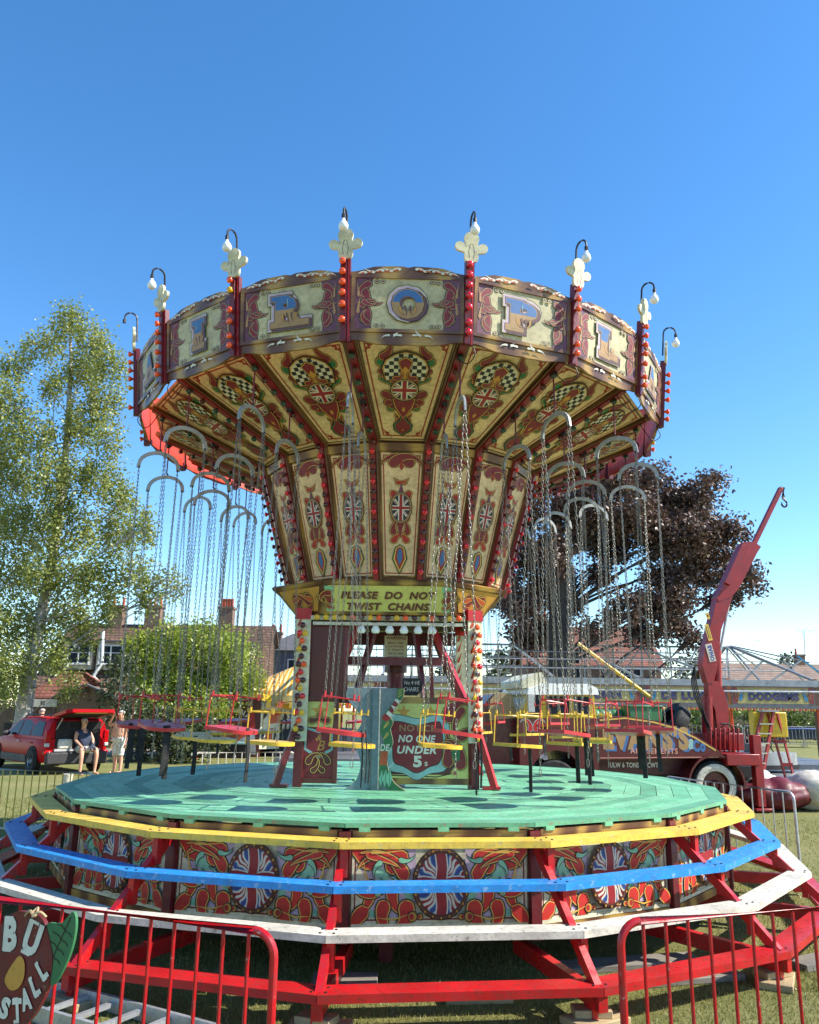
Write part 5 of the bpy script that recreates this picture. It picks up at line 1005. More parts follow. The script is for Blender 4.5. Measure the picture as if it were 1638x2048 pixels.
paint('roofwhite', (246, 245, 240), .4, .1, var=.06, grime=.12)
# ------------------------------------------------------------------ recovery lorry with crane
YT = 16.9
tr = empty('lorry', (at(1250, 1500, YT).x, YT, 0)); tag(tr, 'old maroon showman lorry with yellow cab, white roof and red folding crane', 'lorry'); tx = tr.location.x; tr.rotation_euler.z = R(7); tr.location += V((.02, -.24, 0))
def tp(x, y, Y=YT): p = at(x, y, Y); return (p.x-tx, p.z)
def tprism(name, pts, d, m, par=None, y0=0, bev=.015, Y=YT, **kw):
    b = MB(); T = M(((1, 0, 0, 0), (0, 0, -1, y0+d), (0, 1, 0, 0), (0, 0, 0, 1))); b.prism([tp(x, y, Y) for x, y in pts], d, m, T, **kw); o = b.build(name, par or tr, bev=bev); return o
def tart(par, name): pass
# bed with the lettered side
b = MB(); bed = [(1188, 1518), (1188, 1436), (1240, 1432), (1300, 1440), (1345, 1452), (1390, 1472), (1430, 1496), (1462, 1522), (1440, 1516)]
T = M(((1, 0, 0, 0), (0, 0, -1, 2.0), (0, 1, 0, 0), (0, 0, 0, 1))); b.prism([tp(*p) for p in bed], 2.0, 'lorry', T)
TF = M(((1, 0, 0, 0), (0, 0, -1, 0), (0, 1, 0, 0), (0, 0, 0, 1))); a = Art(b, TF, .004, 4e-4)
def ttext(t, x0, y0, x1, y1, m, off=.03): p, q = tp(x0, y1), tp(x1, y0); a.text(t, (p[0]+q[0])/2, (p[1]+q[1])/2, q[0]-p[0], q[1]-p[1], m, off)
for d_, m in ((5, 'skyblue'), (0, 'tan')): ttext("EVANS'S", 1197+d_, 1452+d_*.7, 1372+d_, 1498+d_*.7, m, .06)
a.text('&', *tp(1380, 1488), .16, .2, 'paleblue', .05); a.text('Co', *tp(1395, 1491), .26, .24, 'skyblue', .06); ttext('AMUSEMENTS', 1252, 1496, 1350, 1506, 'pink', .02)
a.strip([tp(1190, 1440), tp(1242, 1436), tp(1300, 1444), tp(1345, 1456), tp(1388, 1476), tp(1430, 1501)], .03, 'goldline'); a.strip([tp(1190, 1514), tp(1436, 1514)], .015, 'pink')
b.build('body', tr)
b = MB(); b.prism([tp(*p) for p in [(1188, 1519), (1400, 1519), (1392, 1552), (1188, 1550)]], 1.7, 'darkred', T @ M.Translation((0, 0, -.15))); a = Art(b, TF, -.14, 4e-4); ttext('ULW 6 TONS 10 CWT', 1216, 1525, 1316, 1534, 'petal', .02); b.build('chassis_skirt', tr)
b = MB(); b.box((.0, 1.0, .72), (6.2, .9, .22), 'iron'); b.build('chassis', tr)
cabp = [(1034, 1548), (1030, 1440), (1048, 1392), (1056, 1378), (1176, 1380), (1182, 1392), (1186, 1436), (1188, 1548), (1150, 1548), (1143, 1522), (1125, 1504), (1100, 1499), (1075, 1506), (1058, 1526), (1053, 1548)]
lower = [(1030, 1548), (1027, 1437), (1188, 1436), (1188, 1548), (1152, 1548), (1145, 1522), (1127, 1503), (1100, 1498), (1074, 1505), (1056, 1526), (1050, 1548)]
o = tprism('cab', lower, 2.05, 'lorry', bev=.03)
b = MB(); a = Art(b, TF, .006, 4e-4); a.curl(*tp(1048, 1462), 60, .4, 5, 5, .1, ('paleblue', 'red'), .012); a.curl(*tp(1062, 1462), 120, .4, -5, -5, .1, ('paleblue', 'red'), .012); b.build('cab_scroll', o)
up = tprism('cab_upper', [(1028, 1436), (1046, 1394), (1054, 1384), (1178, 1385), (1184, 1436)], 2.0, 'lorryyellow', y0=.02, bev=.04)
for pts in ([(1049, 1430), (1052, 1398), (1062, 1390), (1070, 1390), (1070, 1430)], [(1084, 1431), (1083, 1393), (1128, 1393), (1128, 1431)], [(1138, 1431), (1138, 1393), (1168, 1394), (1168, 1431)]):
    tprism('window', pts, .04, 'windowglass', up, y0=-.005, bev=0)
tprism('windscreen', [(1030, 1432), (1046, 1396), (1050, 1396), (1036, 1432)], 1.7, 'windowglass', up, y0=.15, bev=0)
o = tprism('cab_roof', [(1040, 1390), (1046, 1378), (1075, 1368), (1165, 1369), (1182, 1377), (1186, 1390)], 2.2, 'roofwhite', y0=-.08, bev=.13)
o = tprism('roof_box', [(1036, 1378), (1036, 1362), (1066, 1347), (1076, 1346), (1090, 1372)], 1.8, 'pale', o, y0=.1, bev=.03)
tprism('hood', [(962, 1548), (962, 1412), (985, 1388), (1020, 1392), (1030, 1437), (1030, 1548), (1018, 1548)], 1.3, 'lorry', y0=.35, bev=.06)
tprism('hood_cover', [(975, 1440), (978, 1400), (992, 1384), (1022, 1388), (1032, 1436)], 1.2, 'packing', y0=.32, bev=.06)
b = MB(); b.box((tp(960, 1530)[0], .8, tp(960, 1535)[1]), (.1, 1.9, .3), 'white'); b.build('bumper', tr)
b = MB(); p, q = tp(1047, 1390), tp(1052, 1428); b.box(((p[0]+q[0])/2-.05, -.28, (p[1]+q[1])/2+.02), (.13, .03, .34), 'steel'); b.tube([(p[0], 0, p[1]), (p[0], -.28, p[1])], .012, 'iron', 5); b.build('mirror', tr, bev=.02)
def wheel(par, c, r_, wd, whitewall, ax='Y', nm='wheel', rimc='lorry'):
    T = M.Translation(c) @ M.Rotation(math.pi/2, 4, 'X') if ax == 'Y' else M.Translation(c) @ ax
    b = MB(); h = wd/2
    b.lathe([(r_*.56, -h), (r_*.9, -h), (r_*.98, -h*.75), (r_, 0), (r_*.98, h*.75), (r_*.9, h), (r_*.56, h), (r_*.54, -h*.5)], 'rubber', T, 28, False); w_ = b.build(nm, par)
    if whitewall:
        b = MB(); b.lathe([(r_*.58, h+.002), (r_*.60, h+.008), (r_*.84, h+.008), (r_*.86, h+.002)], 'white', T, 28, False); b.build('whitewall', w_)
    b = MB(); b.lathe([(.04, h*.2), (r_*.2, h*.9), (r_*.25, h*.5), (r_*.5, h*.3), (r_*.57, h*.95), (r_*.58, h*.6)], rimc, T, 20); b.build('rim', w_)
    return w_
rw = tp(1431, 1576); wheel(tr, (rw[0], .15, .49), .49, .3, True); wheel(tr, (rw[0], 1.9, .49), .49, .3, True); fw = tp(1101, 1556); wheel(tr, (fw[0], .15, .49), .49, .28, False); wheel(tr, (fw[0], 1.9, .49), .49, .28, False)
b = MB(); n_ = 16; vs = []
for i in range(n_+1):
    t = math.pi*(1.02-i*1.04/n_); 
    for r_, y in ((.60, -.06), (.56, -.06), (.56, .45), (.60, .45)): vs.append((rw[0]+r_*math.cos(t), y, .50+r_*math.sin(t)))
b.add(vs, [(i*4+k, i*4+(k+1) % 4, i*4+4+(k+1) % 4, i*4+4+k) for i in range(n_) for k in range(4)], 'lorry'); b.build('mudguard', tr)
sp_ = tp(1385, 1447); wheel(tr, (sp_[0]-.02, 1.0, sp_[1]-.02), .46, .32, False, M.Rotation(R(38), 4, 'Y') @ M.Rotation(math.pi/2, 4, 'Y'), 'spare_tyre')
for x0, x1, y in ((1262, 1306, .5), (1308, 1342, .8)):
    b = MB(); p, q = tp(x0, 1443), tp(x1, 1413); b.box(((p[0]+q[0])/2, y, (p[1]+q[1])/2), (q[0]-p[0], .5, q[1]-p[1]), 'leafgreen'); b.box(((p[0]+q[0])/2, y, q[1]), (q[0]-p[0]+.05, .55, .04), 'leafgreen'); o = b.build('bin', None, tr.location, R(7), bev=.015); tag(o, 'larger dark green plastic bin on the lorry bed' if x0 < 1300 else 'smaller dark green plastic bin on the lorry bed beside the spare tyre', 'bin')
b = MB()
for i in range(5): b.ball((tp(1205+i*13, 1430)[0], .7, tp(1205, 1432)[1]), .14, 'leafgreen', n=8, k=6)
o = b.build('tarpaulin', None, tr.location, R(7)); tag(o, 'crumpled green tarpaulin heaped behind the lorry cab', 'tarpaulin')
b = MB(); p, q = tp(1176, 1282), tp(1330, 1392); b.tube([(p[0], .9, p[1]), ((p[0]+q[0])/2, .9, (p[1]+q[1])/2)], .035, 'goldline', 7); b.tube([((p[0]+q[0])/2, .9, (p[1]+q[1])/2), (q[0], .9, q[1])], .04, 'lorryyellow', 7); b.build('jib_pole', tr)
# crane
cy = .85
tp_ = tp
def tp(x, y, Y=YT): p = tp_(x, y, Y); return (p[0]+.19, p[1]-.0)
b = MB(); p = tp(1462, 1486); b.box((p[0], cy, p[1]), (.85, .5, .34), 'crane'); b.box((p[0], cy, p[1]-.32), (.7, 1.9, .22), 'crane')
for i in range(7): b.tube([(p[0]-.35+i*.1, cy-.3, p[1]-.2), (p[0]-.33+i*.1, cy-.33, p[1]+.28)], .026, 'crane', 6)
b.build('crane_base', tr, bev=.015)
for y_, x0 in ((.05, 1496), (1.75, 1500)):
    b = MB(); p, q = tp(x0, 1470), tp(x0, 1590); b.box((p[0], y_, (p[1]+.1)/2), (.17, .17, p[1]-.1), 'crane'); b.box((p[0], y_, .05), (.34, .3, .05), 'crane'); b.build('stabiliser', tr, bev=.01)
b = MB(); p, q = tp(1437, 1482), tp(1436, 1392); b.tube([(p[0], cy, p[1]), (q[0], cy, q[1])], .125, 'crane', 14); b.build('crane_column', tr)
def cprism(name, pts, d, m='crane', par=None, off=0, bev=.012):
    b = MB(); b.prism([tp(x, y, YT+cy) for x, y in pts], d, m, M(((1, 0, 0, 0), (0, 0, -1, cy+d/2+off), (0, 1, 0, 0), (0, 0, 0, 1)))); return b.build(name, par or tr, bev=bev)
cprism('lower_boom', [(1404, 1362), (1424, 1362), (1437, 1382), (1447, 1418), (1444, 1470), (1424, 1470), (1418, 1420), (1404, 1392)], .22)
mb_ = cprism('main_boom', [(1391, 1330), (1396, 1300), (1424, 1192), (1456, 1192), (1431, 1260), (1424, 1330), (1414, 1368), (1402, 1366)], .24)
b = MB(); Tm = M(((1, 0, 0, 0), (0, 0, -1, cy-.125), (0, 1, 0, 0), (0, 0, 0, 1))); c0 = V(tp(1408, 1306, YT+cy)); a = Art(b, M.Translation((c0.x, cy-.125, c0.y)) @ M.Rotation(R(-13), 4, 'Y') @ M.Rotation(math.pi/2, 4, 'X'), .004, 5e-4)
a.rect(-.075, -.19, .075, .19, 'white'); a.text('HIAB', .012, .04, .24, .10, 'lblue', .06, rot=90); a.ring(.0, -.13, .045, .045, .02, 'lblue', 12)
a.rect(.03, .25, .13, .60, 'yellow'); a.strip([(.06, .29), (.06, .56)], .02, 'ink'); a.strip([(.1, .29), (.1, .56)], .01, 'ink'); a.rect(.13, .70, .21, .84, 'yellow'); a.ell(.17, .77, .02, .025, 'ink', 10)
b.build('crane_plate', mb_)
b = MB(); p, q = tp(1424, 1356, YT+cy), tp(1428, 1300, YT+cy); b.tube([(p[0]+.03, cy, p[1]-.35), (q[0], cy, q[1])], .085, 'crane', 12); b.build('lift_cylinder', mb_); b = MB(); p, q = tp(1428, 1320, YT+cy), tp(1455, 1196, YT+cy); b.tube([(p[0]+.03, cy, p[1]), (q[0], cy, q[1])], .03, 'alu', 8); b.build('lift_rod', mb_)
ub = cprism('outer_boom', [(1421, 1196), (1428, 1186), (1478, 1084), (1500, 1082), (1516, 1092), (1508, 1104), (1468, 1178), (1452, 1194), (1426, 1204)], .26)
cprism('boom_cylinder', [(1436, 1166), (1470, 1094), (1480, 1092), (1484, 1098), (1448, 1172)], .10, par=ub, off=-.15)
b = MB(); p, q = tp(1502, 1094, YT+cy), tp(1566, 970, YT+cy); b.beam((p[0], cy, p[1]), (q[0], cy, q[1]), .10, .10, 'crane'); ext = b.build('boom_extension', tr, bev=.008)
b = MB(); q = tp(1566, 970, YT+cy); h_ = tp(1571, 988, YT+cy); b.tube([(q[0], cy, q[1]), (h_[0]+.02, cy, q[1]+.01), (h_[0], cy, h_[1])], .045, 'iron', 8); b.tube([(h_[0], cy, h_[1]), (h_[0]+.01, cy, h_[1]-.06)], .035, 'alu', 8)
b.tube([(h_[0]+.01+.08*math.sin(t)*.8, cy, h_[1]-.15+.08*math.cos(t)) for t in [i*.45 for i in range(12)]], .022, 'iron', 7); b.build('hook', ext)
for i in range(4):
    b = MB(); b.tube([(x_, cy-.2-.03*i, z_) for x_, z_ in [tp(x, y) for x, y in crv([(1398-i, 1330, 0), (1392+i*2, 1362, 0), (1400+i*2, 1400, 0), (1420, 1440, 0), (1432+i*3, 1478, 0)], 4) for x, y in ((x, y),)] ] if False else [(tp(q_[0], q_[1])[0], cy-.2-.03*i, tp(q_[0], q_[1])[1]) for q_ in crv([(1398-i, 1330, 0), (1392+i*2, 1362, 0), (1402+i*2, 1400, 0), (1420, 1440, 0), (1432+i*3, 1478, 0)], 4)], .014, 'rubber', 5); b.build('hose', tr)
b = MB(); b.tube([(tp(q_[0], q_[1])[0], cy-.3, tp(q_[0], q_[1])[1]) for q_ in crv([(1450, 1448, 0), (1470, 1450, 0), (1476, 1462, 0), (1462, 1468, 0), (1450, 1458, 0), (1465, 1448, 0), (1478, 1458, 0)], 4)], .016, 'rubber', 5); b.build('hose', tr)

# ------------------------------------------------------------------ stepladder, sacks
sl_ = empty('stepladder', (*at(1548, 1552, 24.6).xy, 0)); tag(sl_, 'red wooden stepladder with yellow box slung at its top', 'stepladder')
for s_ in (-1, 1):
    b = MB(); b.beam((-.72+.12*s_+.1*s_, -.3, 0), (.0+.16*s_, 0, 1.95), .05, .10, 'crane'); b.build('rail', sl_); b = MB(); b.beam((.62+.12*s_, .35, 0), (.14+.14*s_, .05, 1.9), .04, .07, 'crane'); b.build('back_leg', sl_)
for i in range(6):
    t = .12+i*.14; b = MB(); b.box((-.72*(1-t), -.3*(1-t), 1.95*t), (.40, .14, .035), 'pale'); b.build('tread', sl_)
for z_, in ((.45,), (1.1,)): b = MB(); b.box((.62-.24*z_, .3-.13*z_, z_), (.34, .04, .09), 'crane'); b.build('brace', sl_)
b = MB(); b.box((.02, 0, 1.97), (.5, .3, .05), 'steel'); b.build('top', sl_)
b = MB(); b.box((.08, .28, 1.58), (1.0, .35, .72), 'lorryyellow'); o = b.build('box', None, sl_.location, bev=.03); tag(o, 'yellow plastic box hanging behind the red stepladder', 'box')
def blob(name, c, r_, m, label, cat, seed, flatz=.0, n=40):
    b = MB(); b.ball((0, 0, 0), r_, m, n=n, k=24); rr = random.Random(seed); ph = [(V((rr.gauss(0, 1), rr.gauss(0, 1), rr.gauss(0, 1)))*f, rr.uniform(0, 6), 1/f) for f in (2.2, 2.8, 4, 5, 7, 9, 12, 16)]
    vs = []
    for v_ in b.v:
        p = V(v_); k = .95+sum(.30*a_*abs(math.sin(p.dot(d)*1.2+f))-.16*a_ for d, f, a_ in ph); p = p*k; p.z = max(p.z, -c[2]+.01); vs.append(tuple(p))
    b.v = vs; o = b.build(name, None, c, sm=180); tag(o, label, cat); return o
paint('sackwhite', (222, 214, 196), .7, .2, bmp=.6, sc=5); paint('sackred', (110, 20, 36), .5, .2, bmp=.6, sc=5)
p = at(1615, 1590, 17.6); blob('sack', (p.x+.12, 17.6, .36), (.55, .5, .40), 'sackwhite', 'bulging white woven sack on the grass at right', 'sack', 3)
p = at(1545, 1590, 17.4); blob('tarpaulin_bundle', (p.x, 17.4, .30), (.80, .45, .32), 'sackred', 'folded maroon tarpaulin heap on grass behind the silver barrier', 'tarpaulin', 5); p = at(1515, 1575, 18.4); blob('sheet_bundle', (p.x, 18.4, .40), (.55, .4, .30), 'sackwhite', 'pale folded sheet lying against the lorry stabiliser', 'sheet', 9)
p = at(1632, 1572, 22); blob('red_bag', (p.x, 22, .2), (.5, .4, .26), 'red', 'red bag lying at the right edge beyond the white sack', 'bag', 12)

# ------------------------------------------------------------------ dark stall with awnings behind the deck
st = empty('stall', (at(470, 1520, 33).x, 33, 0)); tag(st, 'dark fairground stall trailer with arched white lettering and painted side', 'stall'); sx0 = st.location.x
q = lambda x, y, Y=33: (at(x, y, Y).x-sx0, at(x, y, Y).z)
b = MB(); x0, x1 = q(405, 1500)[0], q(518, 1500)[0]; b.box(((x0+x1)/2, 1.2, 1.15), (x1-x0, 2.4, 2.3), 'brown'); a = Art(b, frame((0, -.0, 0), (1, 0, 0), (0, 0, 1)), .01, 5e-4)
for i, t in enumerate('INZONA'): t_ = -.9+i*.36; a.text(t, (x0+x1)/2+math.sin(t_)*.75, 1.25+math.cos(t_)*.5, .17, .22, 'petal', .02, rot=-math.degrees(t_)*.7)
a.poly([(x0+.1, .2), (x0+1.4, .3), (x0+1.8, .9), (x0+.3, .8)], 'rust'); a.poly([(x0+.8, .1), (x1-.1, .1), (x1-.2, .9), (x0+1.5, .7)], 'steel'); a.poly([(x1-.6, 1.0), (x1-.2, 1.1), (x1-.25, 1.7), (x1-.5, 1.6)], 'scarlet'); a.poly([(x0+.9, .3), (x0+1.3, .2), (x0+1.2, .75)], 'ink')
b.build('body', st)
b = MB(); b.add([(x1, 0, .3), (x1+1.0, .9, .3), (x1+1.0, .9, 1.9), (x1, 0, 2.15)], [(0, 1, 2, 3)], 'pale'); a = Art(b, frame((x1, -.0, .3), (1, .9, 0), (0, 0, 1)), .012, 5e-4)
for p in ([(.2, .2), (.55, .3), (.6, .8), (.3, .75)], [(.35, .95), (.9, 1.0), (.95, 1.5), (.5, 1.45)], [(.8, .2), (1.2, .5), (1.1, .8)]): a.poly(p, 'rust')
for p in ([(.05, .1), (.2, .5), (.1, .9)], [(.6, .1), (.75, .5), (.68, .9)], [(.1, 1.1), (.3, 1.3), (.15, 1.6)], [(1.0, .9), (1.25, 1.2), (1.1, 1.5)]): a.poly(p, 'ink')
b.build('side_panel', st)
b = MB(); b.box(((x0+x1)/2, .2, 2.3), (x1-x0+.2, .7, .10), 'gold'); b.beam((x1, -.1, 2.3), (x1+1.1, .8, 1.9), .12, .26, 'lorryyellow'); b.tube([(x0, -.1, 2.32), (x0, -.1, 2.6)], .06, 'rust', 6); b.build('canopy_rail', st)
b = MB(); b.box(((x0+x1)/2-.2, -.6, .55), (x1-x0, .8, .06), 'paleblue'); b.box(((x0+x1)/2-.2, -.6, .28), (x1-x0-.3, .7, .5), 'iron'); b.build('counter', st)
b = MB(); b.tube([(x0+.1, -1.3, 0), (x0+.1, -1.3, 1.2)], .05, 'red', 8); b.build('post', st)
m, n, b_, l = nmat('stripe'); v = coords(n); w_ = n.nodes.new('ShaderNodeTexWave'); w_.inputs['Scale'].default_value = 1.6; w_.bands_direction = 'X'; l.new(v, w_.inputs['Vector']); l.new(ramp(n, w_.outputs[1], [(.0, lin((240, 160, 40))), (.5, lin((236, 214, 150)))], 'CONSTANT'), b_.inputs['Base Color'])
aw = empty('awning_stall', (at(600, 1500, 36).x, 36, 0)); tag(aw, 'round stall with orange and yellow striped awning left of the kiosk', 'stall')
b = MB(); b.lathe([(3.0, 2.35), (2.9, 2.55), (.15, 3.75), (.05, 3.9)], 'stripe', None, 16); b.build('awning', aw)
b = MB(); b.lathe([(3.02, 2.36), (3.06, 2.05), (3.0, 2.02)], 'signyellow', None, 16); 
for i in range(40): b.box((3.05*math.cos(i*math.pi/20), 3.05*math.sin(i*math.pi/20), 1.98), (.2, .2, .2), 'bulborange' if i % 2 else 'bulbyellow')
b.build('fringe', aw)
for i in range(8): b = MB(); b.tube([(2.8*math.cos(i*math.pi/4+.2), 2.8*math.sin(i*math.pi/4+.2), 0), (2.8*math.cos(i*math.pi/4+.2), 2.8*math.sin(i*math.pi/4+.2), 2.4)], .05, 'signred', 8); b.build('post', aw)
b = MB(); b.lathe([(2.5, 0), (2.5, 1.0), (2.3, 1.05)], 'navy', None, 16); b.build('counter', aw)
# ------------------------------------------------------------------ red estate car with raised tailgate
m, n, b_, l = nmat('carpaint'); b_.inputs['Base Color'].default_value = lin((168, 20, 28)); b_.inputs['Roughness'].default_value = .32; b_.inputs['Coat Weight'].default_value = 0; b_.inputs['Coat Roughness'].default_value = .1; b_.inputs['Specular IOR Level'].default_value = .06
glassmat('carglass', (14, 18, 26), .06); MATS['carglass'].node_tree.nodes['Principled BSDF'].inputs['IOR'].default_value = 1.2; paint('trim', (52, 50, 52), .6, .1); paint('interior', (22, 22, 24), .9); glassmat('lampred', (170, 10, 16), .1); paint('cloth', (70, 74, 96), .9, bmp=.6)
car = empty('estate_car', (-9.35, 24.0, 0)); fa_ = R(134); car.rotation_euler.z = fa_   # local +x = forward
tag(car, 'red estate car with tailgate raised and luggage in its boot', 'car')
# body skin: stations along x, each a half-section mirrored (y, z)
def loft(st_, m, name, par, close=True):
    b = MB(); n_ = len(st_[0][1]); vs = []
    for x, sec in st_: vs += [(x, y, z) for y, z in sec]+[(x, -y, z) for y, z in sec[::-1]]
    k = 2*n_; b.add(vs, [(i*k+j, i*k+(j+1) % k, (i+1)*k+(j+1) % k, (i+1)*k+j) for i in range(len(st_)-1) for j in range(k)]+([tuple(range(k))[::-1], tuple(range((len(st_)-1)*k, len(st_)*k))] if close else []), m)
    return b.build(name, par, sm=50)
def sec(w, zb, zm, zt): return [(w*.0+.001, zb), (w*.92, zb), (w*.985, zb+.12), (w, (zb+zm)/2), (w*.985, zm), (w*.93, zt), (.001, zt+.02)]
body = loft([(-.02, sec(.86, .42, .80, .95)), (.10, sec(.91, .34, .82, .96)), (.8, sec(.93, .28, .84, .97)), (1.7, sec(.93, .26, .84, .97)), (2.8, sec(.93, .26, .83, .96)), (3.5, sec(.93, .28, .80, .94)), (4.1, sec(.90, .30, .74, .86)), (4.5, sec(.82, .34, .66, .76)), (4.68, sec(.66, .40, .58, .66))], 'carpaint', 'body', car)
def gs(w0, w1, z0, z1): return [(.001, z0), (w0, z0), (w0*.99, z0+.05), (w1*1.03, z1-.09), (w1*.97, z1-.03), (w1*.8, z1), (.001, z1+.015)]
loft([(.02, gs(.90, .74, .94, 1.46)), (.16, gs(.90, .74, .95, 1.52)), (1.2, gs(.90, .75, .96, 1.56)), (2.3, gs(.90, .74, .95, 1.54)), (2.75, gs(.90, .73, .95, 1.44)), (3.45, gs(.86, .72, .93, .97))], 'carpaint', 'cabin', car)
for s_ in (-1, 1):
    for pts in ([(.28, 1.03), (.42, 1.42), (1.14, 1.45), (1.14, 1.03)], [(1.22, 1.03), (1.22, 1.45), (2.0, 1.45), (2.05, 1.03)], [(2.12, 1.03), (2.08, 1.45), (2.4, 1.42), (3.05, 1.03)]):
        b = MB(); f = lambda x, z: (x, s_*(.905-(z-.97)*.30+.012), z); b.add([f(*p) for p in pts], [(0, 1, 2, 3)], 'carglass'); b.build('side_window', car)
    b = MB(); b.tube([(.35, s_*.66, 1.56), (.5, s_*.66, 1.61), (2.1, s_*.66, 1.60), (2.3, s_*.66, 1.545)], .022, 'trim', 6); b.build('roof_rail', car)
    b = MB(); b.ball((2.72, s_*1.03, 1.06), (.07, .12, .085), 'trim', n=10, k=7); b.build('wing_mirror', car)
    b = MB(); b.box((2.2, s_*.935, .40), (2.0, .04, .20), 'trim'); b.box((1.0, s_*.94, .84), (.2, .02, .03), 'carpaint'); b.box((1.95, s_*.94, .86), (.2, .02, .03), 'steel'); b.build('sill', car)
    b = MB(); b.box((.03, s_*.83, .98), (.12, .13, .44), 'lampred'); b.box((.0, s_*.84, .80), (.10, .12, .10), 'steel'); b.box((.015, s_*.8, .58), (.12, .22, .12), 'lampred'); b.build('tail_light', car, bev=.02)
    b = MB(); b.box((4.45, s_*.66, .62), (.14, .3, .12), 'steel'); b.build('headlight', car, bev=.02)
    for x in (.78, 3.62):
        b = MB(); b.lathe([(.40, -.02), (.40, .012)], 'interior', M.Translation((x, s_*.925, .36)) @ M.Rotation(math.pi/2, 4, 'X'), 24); b.build('wheel_arch', car)
        T = M.Rotation(math.pi/2 if s_ < 0 else -math.pi/2, 4, 'X'); w_ = wheel(car, (x, s_*.87, .34), .34, .22, False, T, 'wheel', 'alu')
b = MB(); b.box((-.06, 0, .44), (.16, 1.74, .34), 'trim'); b.build('rear_bumper', car, bev=.05)
b = MB(); b.box((.0, 0, 1.08), (.06, 1.26, .72), 'interior'); b.build('boot_opening', car); b = MB(); b.box((-.03, 0, .66), (.10, 1.3, .06), 'steel'); b.build('boot_sill', car)
b = MB(); T = M.Translation((.22, 0, 1.54)) @ M.Rotation(R(8), 4, 'Y'); b.prism([(0, -.66), (0, .66), (-.95, .70), (-1.12, .58), (-1.12, -.58), (-.95, -.70)], .09, 'carpaint', T); b.box((-.5, 0, -.01), (.8, 1.1, .02), 'interior', T); b.box((-1.0, 0, .0), (.12, .9, .03), 'goldline', T); b.build('tailgate', car, bev=.03)
for s_ in (-1, 1): b = MB(); b.tube([(.02, s_*.62, 1.2), (-.35, s_*.62, 1.52)], .016, 'steel', 6); b.build('gas_strut', car)
for c, d, mm in (((-.03, -.3, .80), (.14, .4, .22), 'cloth'), ((-.03, .36, .82), (.14, .4, .28), 'white')): b = MB(); b.box(c, d, mm); o = b.build('luggage', None, car.location, fa_, bev=.05); tag(o, 'dark blue bag lying in the open car boot' if mm == 'cloth' else 'pale bundle lying in the open car boot', 'bag')

# ------------------------------------------------------------------ people
m, n, b_, l = nmat('skin'); col = ramp(n, noise(n, coords(n), 6, 4), [(.3, lin((206, 148, 118))), (.7, lin((222, 168, 138)))]); l.new(col, b_.inputs['Base Color']); b_.inputs['Roughness'].default_value = .55; b_.inputs['Subsurface Weight'].default_value = .12; b_.inputs['Subsurface Radius'].default_value = (.02, .008, .004)
paint('vest', (52, 62, 84), .9, bmp=.4); paint('shorts', (206, 200, 190), .9, bmp=.3); paint('hair', (196, 186, 174), .8); m, n, b_, l = nmat('florals'); vo = n.nodes.new('ShaderNodeTexVoronoi'); vo.inputs['Scale'].default_value = 22; l.new(coords(n), vo.inputs['Vector']); l.new(ramp(n, vo.outputs[0], [(.25, lin((120, 124, 120))), (.45, lin((224, 218, 204)))]), b_.inputs['Base Color'])
def skin_obj(name, pts, edges, mat, parent, root=0, sub=2):
    me = bpy.data.meshes.new(name); me.from_pydata([p[:3] for p in pts], edges, []); o = bpy.data.objects.new(name, me); C.objects.link(o); o.parent = parent; me.materials.append(MATS[mat])
    o.modifiers.new('skin', 'SKIN'); sv = me.skin_vertices[0].data
    for i, p in enumerate(pts): sv[i].radius = (p[3], p[4] if len(p) > 4 else p[3]); sv[i].use_root = i == root
    o.modifiers['skin'].use_smooth_shade = True; s_ = o.modifiers.new('sub', 'SUBSURF'); s_.levels = s_.render_levels = sub; return o
def bake(o):
    me = bpy.data.meshes.new_from_object(o.evaluated_get(bpy.context.evaluated_depsgraph_get())); me.name = o.name; o.modifiers.clear(); o.data = me
    if not me.materials: me.materials.append(MATS['skin'])
def clothe(root, name, mat, pred, off):
    """cloth that follows the body: its faces inside the cut, lifted off the skin"""
    me = [c for c in root.children if c.name.startswith('body')][0].data; nv = [v.normal.copy() for v in me.vertices]; b = MB(); ix = {}; vs = []; fs = []
    for pl in me.polygons:
        if pred(*pl.center):
            for i in pl.vertices:
                if i not in ix: ix[i] = len(vs); vs.append(tuple(me.vertices[i].co+nv[i]*off))
            fs.append([ix[i] for i in pl.vertices])
    b.add(vs, fs, mat); o = b.build(name, root, sm=180); k = o.modifiers.new('thick', 'SOLIDIFY'); k.thickness = .006; return o
